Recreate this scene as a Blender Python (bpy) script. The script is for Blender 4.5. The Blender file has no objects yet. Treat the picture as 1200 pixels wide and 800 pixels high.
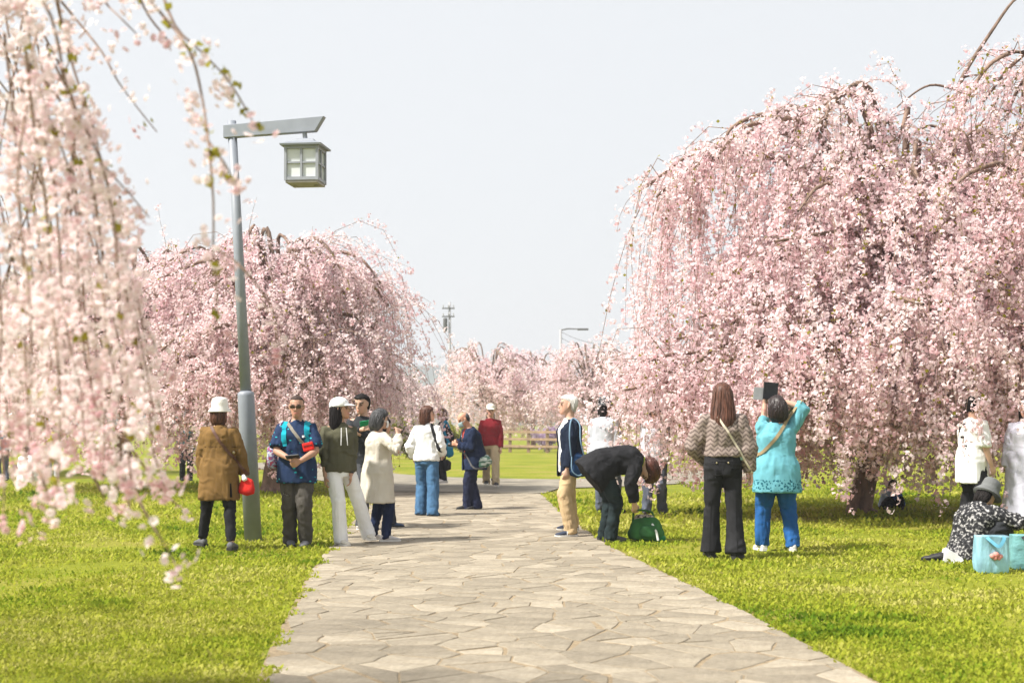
import bpy, bmesh, math, random
import numpy as np
from mathutils import Vector, Matrix, noise
from mathutils.bvhtree import BVHTree
R = math.radians
sc = bpy.context.scene
COL = sc.collection

# ------------------------------------------------------------------ camera, sky, sun, exposure
F, HZ, CH = 1700.0, 495.0, 1.34          # focal length in photo pixels, horizon row, eye height (m)
cam_d = bpy.data.cameras.new('camera'); cam = bpy.data.objects.new('camera', cam_d); COL.objects.link(cam)
cam.location = (0, 0, CH); cam.rotation_euler = (R(90), 0, 0)
cam_d.sensor_width = 36; cam_d.lens = 36 * F / 1200; cam_d.shift_y = (HZ - 400) / 1200
cam_d.clip_start = 0.1; cam_d.clip_end = 6000
cam_d.dof.use_dof = True; cam_d.dof.focus_distance = 16.0; cam_d.dof.aperture_fstop = 3.0
sc.camera = cam

SUN_EL, SUN_AZ = 50.0, 246.0             # azimuth clockwise from +Y: the sun stands to the left and behind the camera
w = bpy.data.worlds.new('World'); sc.world = w; w.use_nodes = True
nt = w.node_tree; nt.nodes.clear()
out = nt.nodes.new('ShaderNodeOutputWorld'); bg = nt.nodes.new('ShaderNodeBackground')
sky = nt.nodes.new('ShaderNodeTexSky'); sky.sky_type = 'NISHITA'; sky.sun_disc = False
sky.sun_elevation = R(SUN_EL); sky.sun_rotation = R(SUN_AZ)
sky.air_density = 1.0; sky.dust_density = 4.0; sky.ozone_density = 1.0
# a thin even veil of high cloud over the clear sky
mix = nt.nodes.new('ShaderNodeMixRGB'); mix.inputs[0].default_value = 0.82
mix.inputs[2].default_value = (7.75, 7.9, 8.05, 1)
bg.inputs['Strength'].default_value = 0.0485
nt.links.new(sky.outputs[0], mix.inputs[1]); nt.links.new(mix.outputs[0], bg.inputs['Color'])
nt.links.new(bg.outputs[0], out.inputs[0])

sd = bpy.data.lights.new('sun', 'SUN'); so = bpy.data.objects.new('sun', sd); COL.objects.link(so)
sd.energy = 3.6; sd.angle = R(5.0); sd.color = (1.0, 0.955, 0.88)
_a, _e = R(SUN_AZ), R(SUN_EL)
sdir = Vector((math.sin(_a) * math.cos(_e), math.cos(_a) * math.cos(_e), math.sin(_e)))
so.rotation_euler = (-sdir).to_track_quat('-Z', 'Y').to_euler()
so.location = (-30, 0, 40)

sc.view_settings.view_transform = 'Standard'; sc.view_settings.look = 'None'
sc.view_settings.exposure = 1.38; sc.view_settings.gamma = 1.0; sc.view_settings.use_curve_mapping = False
sc.render.engine = 'CYCLES'
sc.cycles.max_bounces = 8; sc.cycles.diffuse_bounces = 6; sc.cycles.glossy_bounces = 2
sc.cycles.transmission_bounces = 4; sc.cycles.transparent_max_bounces = 6; sc.cycles.volume_bounces = 0
sc.cycles.use_denoising = True
sc.cycles.sample_clamp_indirect = 6.0

# ------------------------------------------------------------------ helpers
def P(px, py, d):
    """photo pixel at distance d -> point"""
    return Vector(((px - 600) * d / F, d, CH + (HZ - py) * d / F))
def GD(py): return F * CH / (py - HZ)
def G(px, py):
    """photo pixel on the flat ground -> point"""
    d = GD(py); return Vector(((px - 600) * d / F, d, 0))
def tag(o, label, cat, group=None):
    o['label'] = label; o['category'] = cat
    if group: o['group'] = group
    return o
def empty(name, loc=(0, 0, 0), rz=0.0, scale=1.0):
    o = bpy.data.objects.new(name, None); COL.objects.link(o)
    o.location = loc; o.rotation_euler = (0, 0, rz); o.scale = (scale,) * 3
    o.empty_display_size = 0.1
    return o
def link(name, me, material=None, parent=None, kind=None):
    o = bpy.data.objects.new(name, me); COL.objects.link(o)
    if material is not None:
        me.materials.clear(); me.materials.append(material)
    if parent is not None: o.parent = parent
    if kind: o['kind'] = kind
    return o
def bm_obj(name, bm, material=None, parent=None, kind=None, smooth=False):
    me = bpy.data.meshes.new(name)
    bmesh.ops.recalc_face_normals(bm, faces=bm.faces)
    bm.to_mesh(me); bm.free()
    if smooth: me.polygons.foreach_set('use_smooth', [True] * len(me.polygons))
    return link(name, me, material, parent, kind)
def np_mesh(name, V, Fq, n=4, attrs=None, smooth=False):
    """big mesh from arrays: V (N,3), Fq (M,n)"""
    me = bpy.data.meshes.new(name)
    V = np.asarray(V, dtype=np.float32); Fq = np.asarray(Fq, dtype=np.int32)
    me.vertices.add(len(V)); me.vertices.foreach_set('co', V.ravel())
    me.loops.add(Fq.size); me.loops.foreach_set('vertex_index', Fq.ravel())
    me.polygons.add(len(Fq)); me.polygons.foreach_set('loop_start', np.arange(0, Fq.size, n, dtype=np.int32))
    if smooth: me.polygons.foreach_set('use_smooth', np.ones(len(Fq), dtype=bool))
    for k, a in (attrs or {}).items():
        at = me.attributes.new(k, 'FLOAT', 'POINT'); at.data.foreach_set('value', np.asarray(a, dtype=np.float32))
    me.update(calc_edges=True)
    return me
def add_box(bm, c, s, rot=None, bevel=0.0):
    m = Matrix.Translation(Vector(c)) @ (rot.to_4x4() if rot is not None else Matrix.Identity(4)) @ Matrix.Diagonal((s[0], s[1], s[2], 1))
    r = bmesh.ops.create_cube(bm, size=1.0, matrix=m)
    if bevel > 0:
        es = list({e for v in r['verts'] for e in v.link_edges})
        bmesh.ops.bevel(bm, geom=es, offset=bevel, segments=2, affect='EDGES', profile=0.6)
def loft(bm, rings, cap=True):
    vr = [[bm.verts.new(p) for p in r] for r in rings]
    n = len(rings[0])
    for a, b in zip(vr[:-1], vr[1:]):
        for i in range(n):
            bm.faces.new((a[i], a[(i + 1) % n], b[(i + 1) % n], b[i]))
    if cap:
        bm.faces.new(vr[0][::-1]); bm.faces.new(vr[-1])
    return vr
def path_frames(pts):
    T = []
    for i in range(len(pts)):
        a = pts[max(0, i - 1)]; b = pts[min(len(pts) - 1, i + 1)]
        t = (b - a)
        T.append(t.normalized() if t.length > 1e-9 else Vector((0, 0, 1)))
    ref = Vector((1, 0, 0)) if abs(T[0].x) < 0.8 else Vector((0, 1, 0))
    u = T[0].cross(ref).normalized()
    out_ = []
    for t in T:
        u = (u - t * u.dot(t))
        u = u.normalized() if u.length > 1e-6 else t.orthogonal().normalized()
        out_.append((t, u, t.cross(u)))
    return out_
def tube(bm, pts, radii, n=10, roundcap=True, squash=None):
    pts = [Vector(p) for p in pts]
    fr = path_frames(pts)
    rings = []
    def ring(c, f, r):
        t, u, v = f
        return [c + (u * math.cos(2 * math.pi * k / n) + v * math.sin(2 * math.pi * k / n)) * r for k in range(n)]
    if roundcap:
        for q in (0.25, 0.75):
            rings.append(ring(pts[0] - fr[0][0] * radii[0] * (1 - q) * 0.8, fr[0], radii[0] * math.sqrt(1 - (1 - q) ** 2)))
    for c, f, r in zip(pts, fr, radii): rings.append(ring(c, f, r))
    if roundcap:
        for q in (0.75, 0.25):
            rings.append(ring(pts[-1] + fr[-1][0] * radii[-1] * (1 - q) * 0.8, fr[-1], radii[-1] * math.sqrt(1 - (1 - q) ** 2)))
    loft(bm, rings)
def ribbon(bm, pts, nrm, w_, th=0.004, closed=False):
    """flat strap along pts with surface normals nrm"""
    fr = path_frames(pts); rings = []
    for p, (t, _, _), n in zip(pts, fr, nrm):
        s = t.cross(n)
        s = s.normalized() if s.length > 1e-6 else t.orthogonal()
        nn = s.cross(t).normalized()
        rings.append([p + s * w_ / 2, p + s * w_ / 2 + nn * th, p - s * w_ / 2 + nn * th, p - s * w_ / 2])
    loft(bm, rings)
def smooth_path(pts, m=6):
    pts = [Vector(p) for p in pts]; o = []
    q = [pts[0] * 2 - pts[1]] + pts + [pts[-1] * 2 - pts[-2]]
    for i in range(1, len(q) - 2):
        for k in range(m):
            t = k / m
            o.append(0.5 * ((2 * q[i]) + (q[i + 1] - q[i - 1]) * t + (2 * q[i - 1] - 5 * q[i] + 4 * q[i + 1] - q[i + 2]) * t * t
                            + (3 * q[i] - q[i - 1] - 3 * q[i + 1] + q[i + 2]) * t ** 3))
    o.append(pts[-1]); return o

# ------------------------------------------------------------------ materials
MATS = {}
def new_mat(name):
    m = bpy.data.materials.new(name); m.use_nodes = True
    t = m.node_tree; b = t.nodes['Principled BSDF']
    return m, t, b
def N(t, typ, **kw):
    n = t.nodes.new(typ)
    for k, v in kw.items():
        if k in n.inputs: n.inputs[k].default_value = v
        else: setattr(n, k, v)
    return n
def ramp(t, stops):
    r = t.nodes.new('ShaderNodeValToRGB'); e = r.color_ramp.elements
    while len(e) < len(stops): e.new(0.5)
    for el, (p, c) in zip(e, stops): el.position = p; el.color = (c[0], c[1], c[2], 1)
    return r
def mat(name, col, rough=0.8, var=0.15, scale=12.0, bump=0.15, bscale=120.0, spec=0.3, metal=0.0, sheen=0.0, stretch=(1, 1, 1), bdist=0.01):
    if name in MATS: return MATS[name]
    m, t, b = new_mat(name)
    tc = N(t, 'ShaderNodeTexCoord'); mp = N(t, 'ShaderNodeMapping'); mp.inputs['Scale'].default_value = stretch
    t.links.new(tc.outputs['Object'], mp.inputs[0])
    nz = N(t, 'ShaderNodeTexNoise', Scale=scale, Detail=4.0)
    t.links.new(mp.outputs[0], nz.inputs['Vector'])
    c0 = [max(0, c * (1 - var)) for c in col]; c1 = [min(1, c * (1 + var)) for c in col]
    r = ramp(t, [(0.3, c0), (0.7, c1)])
    t.links.new(nz.outputs['Fac'], r.inputs[0]); t.links.new(r.outputs[0], b.inputs['Base Color'])
    b.inputs['Roughness'].default_value = rough; b.inputs['Metallic'].default_value = metal
    b.inputs['Specular IOR Level'].default_value = spec
    if sheen: b.inputs['Sheen Weight'].default_value = sheen
    if bump:
        n2 = N(t, 'ShaderNodeTexNoise', Scale=bscale, Detail=3.0); t.links.new(mp.outputs[0], n2.inputs['Vector'])
        bp = N(t, 'ShaderNodeBump', Strength=bump, Distance=bdist); t.links.new(n2.outputs['Fac'], bp.inputs['Height'])
        t.links.new(bp.outputs[0], b.inputs['Normal'])
    MATS[name] = m
    return m
def cloth(name, col, var=0.14, rough=0.88):
    m = mat(name, col, rough=rough, var=var, scale=7, bump=0.25, bscale=60, spec=0.12, stretch=(1, 1, 0.6), bdist=0.01)
    t = m.node_tree
    if 'crease' not in t.nodes:      # soft creases of worn cloth, running across the limbs
        b = t.nodes['Principled BSDF']; b0 = next(n for n in t.nodes if n.type == 'BUMP')
        tc = N(t, 'ShaderNodeTexCoord'); mp = N(t, 'ShaderNodeMapping'); mp.inputs['Scale'].default_value = (1, 1, 1.5); mp.inputs['Rotation'].default_value = (.35, .45, 0)
        nz = N(t, 'ShaderNodeTexNoise', Scale=5.5, Detail=3.0, Distortion=.6); nz.noise_type = 'RIDGED_MULTIFRACTAL'; nz.name = 'crease'
        t.links.new(tc.outputs['Object'], mp.inputs[0]); t.links.new(mp.outputs[0], nz.inputs['Vector'])
        bp = N(t, 'ShaderNodeBump', Strength=.4 if min(col) > .4 else .75, Distance=.028); t.links.new(nz.outputs['Fac'], bp.inputs['Height'])
        t.links.new(b0.outputs[0], bp.inputs['Normal']); t.links.new(bp.outputs[0], b.inputs['Normal'])
    return m

def petal_material(name, stops, trans=0.55):
    m = bpy.data.materials.new(name); m.use_nodes = True; t = m.node_tree; t.nodes.clear()
    o = N(t, 'ShaderNodeOutputMaterial'); d = N(t, 'ShaderNodeBsdfDiffuse'); tr = N(t, 'ShaderNodeBsdfTranslucent'); mx = N(t, 'ShaderNodeMixShader')
    a = N(t, 'ShaderNodeAttribute'); a.attribute_name = 'tint'
    r = ramp(t, stops)
    t.links.new(a.outputs['Fac'], r.inputs[0])
    t.links.new(r.outputs[0], d.inputs[0]); t.links.new(r.outputs[0], tr.inputs[0])
    mx.inputs[0].default_value = trans
    t.links.new(d.outputs[0], mx.inputs[1]); t.links.new(tr.outputs[0], mx.inputs[2]); t.links.new(mx.outputs[0], o.inputs[0])
    return m
M_petal = petal_material('petals_pink', [(0.0, (0.66, 0.34, 0.40)), (0.3, (0.85, 0.58, 0.63)), (0.62, (0.90, 0.735, 0.76)), (1.0, (0.94, 0.85, 0.86))])
M_petal_near = petal_material('petals_pale', [(0.0, (0.66, 0.35, 0.40)), (0.25, (0.82, 0.62, 0.65)), (0.6, (0.88, 0.76, 0.77)), (1.0, (0.94, 0.88, 0.88))])
M_leaf = petal_material('young_leaf', [(0.0, (0.20, 0.17, 0.02)), (0.6, (0.30, 0.28, 0.035)), (1.0, (0.42, 0.38, 0.08))])
M_bark = mat('bark', (0.19, 0.13, 0.10), rough=0.9, var=0.45, scale=9, bump=0.9, bscale=22, stretch=(1, 1, 0.35), bdist=0.04)
M_twig = mat('twig_bark', (0.24, 0.16, 0.12), rough=0.85, var=0.3, scale=20, bump=0.3)
# ------------------------------------------------------------------ ground
rng = np.random.default_rng(7); random.seed(7)
def grass_ground_material():
    m, t, b = new_mat('turf')
    tc = N(t, 'ShaderNodeTexCoord')
    n1 = N(t, 'ShaderNodeTexNoise', Scale=0.55, Detail=5.0); n2 = N(t, 'ShaderNodeTexNoise', Scale=14.0, Detail=6.0); n3 = N(t, 'ShaderNodeTexNoise', Scale=60.0, Detail=3.0)
    for n in (n1, n2, n3): t.links.new(tc.outputs['Object'], n.inputs['Vector'])
    r1 = ramp(t, [(0.3, (0.17, 0.21, 0.016)), (0.52, (0.26, 0.275, 0.026)), (0.68, (0.33, 0.28, 0.07))])
    r2 = ramp(t, [(0.3, (0.5, 0.55, 0.45)), (0.65, (1, 1, 1))])
    mx = N(t, 'ShaderNodeMixRGB', blend_type='MULTIPLY'); mx.inputs[0].default_value = 0.7
    t.links.new(n1.outputs['Fac'], r1.inputs[0]); t.links.new(n2.outputs['Fac'], r2.inputs[0])
    t.links.new(r1.outputs[0], mx.inputs[1]); t.links.new(r2.outputs[0], mx.inputs[2]); t.links.new(mx.outputs[0], b.inputs['Base Color'])
    bp = N(t, 'ShaderNodeBump', Strength=0.8, Distance=0.04); t.links.new(n3.outputs['Fac'], bp.inputs['Height']); t.links.new(bp.outputs[0], b.inputs['Normal'])
    b.inputs['Roughness'].default_value = 0.95; b.inputs['Specular IOR Level'].default_value = 0.1
    return m
bm = bmesh.new()
bmesh.ops.create_grid(bm, x_segments=8, y_segments=8, size=1100, matrix=Matrix.Translation((0, 900, 0)))
bm_obj('ground', bm, grass_ground_material(), kind='structure')

# path outline (left and right edge as distance -> X)
def edge(tab):
    ds = [GD(y) for x, y in tab]; xs = [(x - 600) * d / F for (x, y), d in zip(tab, ds)]
    s = np.argsort(ds); ds = np.array(ds)[s]; xs = np.array(xs)[s]
    sl0 = (xs[1] - xs[0]) / (ds[1] - ds[0])
    def f(d): return float(np.interp(d, ds, xs)) + (min(0, d - ds[0]) * -0.085 * -1 if d < ds[0] else 0)
    return f
EL = edge([(300, 800), (318, 755), (340, 715), (360, 675), (386, 641), (402, 622), (425, 600), (440, 580), (452, 566)])
ER = edge([(1030, 800), (872, 716), (790, 676), (715, 640), (655, 598), (634, 578), (622, 566)])
P_END = 32.5
def x_left(d): return EL(d) if d > 7.47 else EL(7.47) + (7.47 - d) * 0.085
def x_right(d): return ER(d) if d > 7.47 else ER(7.47) + (7.47 - d) * 0.10

M_joint = mat('joint_sand', (0.26, 0.20, 0.125), rough=0.95, var=0.3, scale=30, bump=0.6, bscale=150)
bm = bmesh.new()
dd = np.linspace(3.0, P_END, 60)
row = [(bm.verts.new((x_left(d), d, 0.004)), bm.verts.new((x_right(d), d, 0.004))) for d in dd]
for a, b in zip(row[:-1], row[1:]): bm.faces.new((a[0], a[1], b[1], b[0]))
path_o = bm_obj('path', bm, M_joint, kind='structure')
# crossing path at the end, running off to both sides
M_cross = mat('crossing_paving', (0.22, 0.195, 0.152), rough=0.9, var=0.25, scale=2, bump=0.3, bscale=40)
bm = bmesh.new()
near_ = [(-9.5, 47.0), (-6.6, 40.0), (-4.7, 34.0), (-3.2, 30.2), (x_left(28.0), 28.0), (0.62, 27.3), (0.95, 29.3), (2.6, 30.4), (4.9, 33.0), (7.9, 40.0), (10.2, 49.0)]
far_ = [(-7.0, 49.0), (-4.6, 42.0), (-2.9, 37.4), (-1.9, 35.6), (-1.0, 34.8), (0.2, 34.2), (0.9, 34.0), (1.6, 34.2), (3.4, 36.5), (6.0, 43.0), (7.6, 50.0)]
va = [bm.verts.new((x, y, .020)) for x, y in near_]; vb = [bm.verts.new((x, y, .020)) for x, y in far_]
for k in range(len(va) - 1): bm.faces.new((va[k], va[k + 1], vb[k + 1], vb[k]))
bm_obj('crossing_path', bm, M_cross, kind='structure')

# flagstones: irregular cells, nearest 300 as pieces, the rest joined
def stone_material():
    m, t, b = new_mat('flagstone')
    tc = N(t, 'ShaderNodeTexCoord'); oi = N(t, 'ShaderNodeObjectInfo'); geo = N(t, 'ShaderNodeNewGeometry')
    ad = N(t, 'ShaderNodeMath', operation='ADD'); fr = N(t, 'ShaderNodeMath', operation='FRACT')
    t.links.new(oi.outputs['Random'], ad.inputs[0]); t.links.new(geo.outputs['Random Per Island'], ad.inputs[1]); t.links.new(ad.outputs[0], fr.inputs[0])
    base = ramp(t, [(0.0, (0.245, 0.215, 0.166)), (0.35, (0.275, 0.242, 0.188)), (0.7, (0.305, 0.268, 0.208)), (1.0, (0.375, 0.332, 0.262))])
    t.links.new(fr.outputs[0], base.inputs[0])
    n1 = N(t, 'ShaderNodeTexNoise', Scale=3.5, Detail=7.0, Roughness=0.65); n2 = N(t, 'ShaderNodeTexNoise', Scale=26.0, Detail=6.0, Roughness=0.7)
    t.links.new(tc.outputs['Object'], n1.inputs['Vector']); t.links.new(tc.outputs['Object'], n2.inputs['Vector'])
    r1 = ramp(t, [(0.28, (0.62, 0.60, 0.57)), (0.5, (0.95, 0.93, 0.9)), (0.75, (1.18, 1.15, 1.1))])
    r2 = ramp(t, [(0.3, (0.80, 0.77, 0.72)), (0.6, (1.05, 1.05, 1.05))])
    t.links.new(n1.outputs['Fac'], r1.inputs[0]); t.links.new(n2.outputs['Fac'], r2.inputs[0])
    m1 = N(t, 'ShaderNodeMixRGB', blend_type='MULTIPLY'); m1.inputs[0].default_value = 0.8
    m2 = N(t, 'ShaderNodeMixRGB', blend_type='MULTIPLY'); m2.inputs[0].default_value = 0.8
    t.links.new(base.outputs[0], m1.inputs[1]); t.links.new(r1.outputs[0], m1.inputs[2]); t.links.new(m1.outputs[0], m2.inputs[1]); t.links.new(r2.outputs[0], m2.inputs[2])
    t.links.new(m2.outputs[0], b.inputs['Base Color'])
    bp = N(t, 'ShaderNodeBump', Strength=0.7, Distance=0.02); t.links.new(n2.outputs['Fac'], bp.inputs['Height']); t.links.new(bp.outputs[0], b.inputs['Normal'])
    b.inputs['Roughness'].default_value = 0.85; b.inputs['Specular IOR Level'].default_value = 0.25
    return m
M_stone = stone_material()
seeds = []
y = 6.2
while y < P_END:
    x = x_left(y) - 0.2
    while x < x_right(y) + 0.3:
        if random.random() > 0.16:
            seeds.append((x + random.uniform(-.15, .15), y + random.uniform(-.12, .12)))
            if random.random() < 0.16: seeds.append((x + random.uniform(-.15, .15), y + random.uniform(-.12, .12)))
        x += random.uniform(0.22, 0.42)
    y += 0.235
def clip(poly, px, py, nx, ny):
    o = []
    for i in range(len(poly)):
        a = poly[i]; b = poly[(i + 1) % len(poly)]
        da = (a[0] - px) * nx + (a[1] - py) * ny; db = (b[0] - px) * nx + (b[1] - py) * ny
        if da <= 0: o.append(a)
        if da * db < 0:
            t_ = da / (da - db); o.append((a[0] + (b[0] - a[0]) * t_, a[1] + (b[1] - a[1]) * t_))
    return o
SA = np.array(seeds)
cells = []
for i, (sx, sy) in enumerate(seeds):
    poly = [(sx - 1, sy - 1), (sx + 1, sy - 1), (sx + 1, sy + 1), (sx - 1, sy + 1)]
    dist = np.hypot(SA[:, 0] - sx, SA[:, 1] - sy)
    for j in np.argsort(dist)[1:22]:
        if dist[j] > 1.9 or dist[j] < 1e-4: continue
        nx, ny = (SA[j] - SA[i]) / dist[j]
        g_ = 0.005 + 0.003 * math.sin(i * 7.1 + j * 3.3)
        if i * j % 5 == 0: g_ += 0.008
        poly = clip(poly, (sx + SA[j, 0]) / 2 - nx * g_, (sy + SA[j, 1]) / 2 - ny * g_, nx, ny)
        if len(poly) < 3: break
    if len(poly) >= 3:
        xl, xr = x_left(sy), x_right(sy)
        poly = clip(poly, xl + random.uniform(.0, .05), sy, -0.995, -0.09)
        if len(poly) >= 3: poly = clip(poly, xr - random.uniform(.0, .03), sy, 0.995, 0.1)
    if len(poly) < 3: continue
    # drop tiny edges, chip the corners a little
    pp = []
    for k in range(len(poly)):
        a = Vector(poly[k]); b = Vector(poly[(k + 1) % len(poly)])
        if (b - a).length > 0.035: pp.append(a)
    if len(pp) < 3: continue
    area = 0.5 * abs(sum(pp[k].x * pp[(k + 1) % len(pp)].y - pp[(k + 1) % len(pp)].x * pp[k].y for k in range(len(pp))))
    if area < 0.012: continue
    cells.append((sy, pp))
cells.sort(key=lambda c: c[0])
def stone_into(bm, pp, org, h, tx, ty):
    c = sum(pp, Vector((0, 0))) / len(pp)
    o = []
    for k in range(len(pp)):
        a = pp[k]; b = pp[(k + 1) % len(pp)]
        o.append(a); 
        if (b - a).length > 0.22: o.append((a + b) / 2 + Vector((random.uniform(-1, 1), random.uniform(-1, 1))) * 0.012)
    lo = [bm.verts.new((p.x - org.x, p.y - org.y, 0.0)) for p in o]
    mid = [bm.verts.new((p.x - org.x, p.y - org.y, h - 0.004 + (p.x - c.x) * tx + (p.y - c.y) * ty)) for p in o]
    hi = [bm.verts.new(((p.x + (c.x - p.x) * .035) - org.x, (p.y + (c.y - p.y) * .035) - org.y, h + (p.x - c.x) * tx + (p.y - c.y) * ty)) for p in o]
    n = len(o)
    for A, B in ((lo, mid), (mid, hi)):
        for k in range(n): bm.faces.new((A[k], A[(k + 1) % n], B[(k + 1) % n], B[k]))
    bm.faces.new(hi)
rest = bmesh.new()
for i, (sy, pp) in enumerate(cells):
    c = sum(pp, Vector((0, 0))) / len(pp)
    h = 0.006 + random.uniform(-.0015, .002)
    tx, ty = random.uniform(-.006, .006), random.uniform(-.006, .006)
    if i < 300:
        bm = bmesh.new(); stone_into(bm, pp, c, h, tx, ty)
        o = bm_obj('flagstone', bm, M_stone, path_o); o.location = (c.x, c.y, 0.003)
    else: stone_into(rest, pp, Vector((0, 0)), h, tx, ty)
o = bm_obj('far_flagstones', rest, M_stone, path_o, kind='stuff'); o.location = (0, 0, 0.003)

# ------------------------------------------------------------------ grass and low weeds
def grass_patch():
    zones = [(6.6, 9.5, 4000, .74), (9.5, 13, 2300, .87), (13, 19, 1100, 1.08), (19, 32, 260, 1.65)]   # from, to, leaves per m2, size factor
    pts = []; sz = []
    for d0, d1, dens, k in zones:
        xw = d1 * 0.37 + 2.2
        n = int(2 * xw * (d1 - d0) * dens)
        x = rng.uniform(-xw, xw, n); yv = rng.uniform(d0, d1, n)
        keep = (np.abs(x) < yv * 0.368 + 0.3) | ((np.abs(x) < yv * 0.368 + 2.2) & (rng.random(n) < .45))
        xl = np.array([x_left(v) for v in yv[:]]) ; xr = np.array([x_right(v) for v in yv])
        wob = 0.07 * np.sin(yv * 5.1) + 0.05 * np.sin(yv * 13.7 + 1)
        onp = (x > xl + 0.03 + wob) & (x < xr - 0.02 + wob * 0.3)
        keep &= ~onp & ~((yv > 27.3) & (np.abs(x) < 3.6))
        pts.append(np.stack([x[keep], yv[keep], np.zeros(keep.sum())], 1)); sz.append(np.full(keep.sum(), k))
    p = np.concatenate(pts); s = np.concatenate(sz); n = len(p)
    # patchiness
    pn = np.array([noise.noise(Vector((a * .55, b * .55, 3.3))) + 0.6 * noise.noise(Vector((a * 2.3, b * 2.3, 9.1))) for a, b in p[:, :2]])
    tuft = np.array([noise.noise(Vector((a * 1.6, b * 1.6, 5.7))) for a, b in p[:, :2]])
    bare = np.array([noise.noise(Vector((a * .8, b * .8, 15.7))) for a, b in p[:, :2]])
    keep = rng.uniform(0, 1, n) > np.clip((bare - 0.12) * 2.6, 0, .85)
    p, s, pn, tuft = p[keep], s[keep], pn[keep], tuft[keep]; n = len(p)
    ht = (0.020 + 0.022 * rng.random(n) ** 2 + 0.06 * np.clip(tuft - 0.33, 0, 1)) * s
    # each leaf: kite-shaped quad, leaning
    az = rng.uniform(0, 2 * np.pi, n); lean = rng.uniform(0.35, 1.35, n)
    up = np.stack([np.cos(az) * np.sin(lean), np.sin(az) * np.sin(lean), np.cos(lean)], 1)
    side = np.stack([-np.sin(az), np.cos(az), np.zeros(n)], 1)
    L = (ht * 1.5)[:, None]; W = (ht * rng.uniform(.22, .62, n))[:, None] * 0.8
    base = p - np.array([0, 0, .004])
    mid = base + up * L * 0.55 + np.array([0, 0, .3]) * L * .12
    tip = base + up * L
    V = np.stack([base, mid + side * W, tip, mid - side * W], 1).reshape(-1, 3)
    Fq = np.arange(4 * n).reshape(n, 4)
    tint = np.clip(0.52 + 0.42 * pn - 0.25 * np.clip(tuft - .3, 0, 1) * 3 + rng.normal(0, .14, n), 0, 1)
    return np_mesh('grass', V, Fq, 4, {'tint': np.repeat(tint, 4)})
M_grass = petal_material('grass_blades', [(0.0, (0.10, 0.18, 0.014)), (0.3, (0.235, 0.295, 0.024)), (0.65, (0.36, 0.375, 0.045)), (1.0, (0.48, 0.45, 0.14))], trans=0.42)
link('grass', grass_patch(), M_grass, kind='stuff')
o = bpy.data.objects['grass']; o['label'] = 'short bright grass and clover beside the stone path'; o['category'] = 'grass'

# pale far hills
bm = bmesh.new()
prev = None
for i in range(61):
    x = -900 + i * 30
    h = 26 + 10 * noise.noise(Vector((i * .11, 2.2, 0))) + 5 * noise.noise(Vector((i * .4, 7.2, 0))) + 14 * math.exp(-((x + 60) / 120) ** 2)
    ring = [bm.verts.new((x, 900 + yy, h * hh)) for yy, hh in ((0, -.02), (40, .45), (90, .85), (140, 1.0), (240, -.02))]
    if prev:
        for k in range(4): bm.faces.new((prev[k], ring[k], ring[k + 1], prev[k + 1]))
    prev = ring
bm_obj('hills', bm, mat('far_wood', (0.06, 0.075, 0.05), rough=1, var=0.4, scale=0.03, bump=0), kind='structure', smooth=True)
# ------------------------------------------------------------------ weeping cherries
class Twigs:
    """collects many thin tapered tubes into arrays"""
    def __init__(s, n=3): s.V = []; s.Fq = []; s.k = 0; s.n = n
    def add(s, pts, r0, r1):
        n = s.n; m = len(pts); pts = np.asarray(pts, dtype=float)
        T = np.gradient(pts, axis=0); T /= np.linalg.norm(T, axis=1, keepdims=True) + 1e-9
        ref = np.array([1.0, 0, 0]) if abs(T[0][0]) < .7 else np.array([0, 1.0, 0])
        U = np.cross(T, ref); U /= np.linalg.norm(U, axis=1, keepdims=True) + 1e-9
        W = np.cross(T, U)
        rr = np.linspace(r0, r1, m)[:, None]
        ang = 2 * np.pi * np.arange(n) / n
        ring = pts[:, None, :] + rr[:, None, :] * (U[:, None, :] * np.cos(ang)[None, :, None] + W[:, None, :] * np.sin(ang)[None, :, None])
        s.V.append(ring.reshape(-1, 3))
        i = np.arange(m - 1)[:, None] * n + np.arange(n)[None, :]
        j = np.arange(m - 1)[:, None] * n + (np.arange(n)[None, :] + 1) % n
        s.Fq.append((np.stack([i, j, j + n, i + n], -1).reshape(-1, 4)) + s.k)
        s.k += m * n
    def mesh(s, name): return np_mesh(name, np.concatenate(s.V), np.concatenate(s.Fq), 4, smooth=True)

def blossom_mesh(name, C, base_tint, K, size, rad, g):
    """K petal-sized kites round every centre C"""
    n = len(C)
    nv = g.normal(size=(n, K, 3)); nv /= np.linalg.norm(nv, axis=2, keepdims=True)
    tt = g.normal(size=(n, K, 3)); tt -= nv * (tt * nv).sum(2, keepdims=True); tt /= np.linalg.norm(tt, axis=2, keepdims=True)
    bb = np.cross(nv, tt)
    c = C[:, None, :] + nv * (rad * g.uniform(.35, 1.1, (n, K, 1)))
    sz = size * g.uniform(.6, 1.2, (n, K, 1))
    cup = nv * sz * 0.28
    V = np.stack([c - tt * sz * .55 + cup, c + bb * sz * .5 + cup * .4, c + tt * sz * .55 + cup, c - bb * sz * .5 + cup * .4], 2).reshape(-1, 3)
    Fq = np.arange(n * K * 4).reshape(-1, 4)
    tint = np.clip(base_tint[:, None] + g.normal(0, .13, (n, K)), 0, 1).reshape(-1)
    return np_mesh(name, V, Fq, 4, {'tint': np.repeat(tint, 4)})

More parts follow.
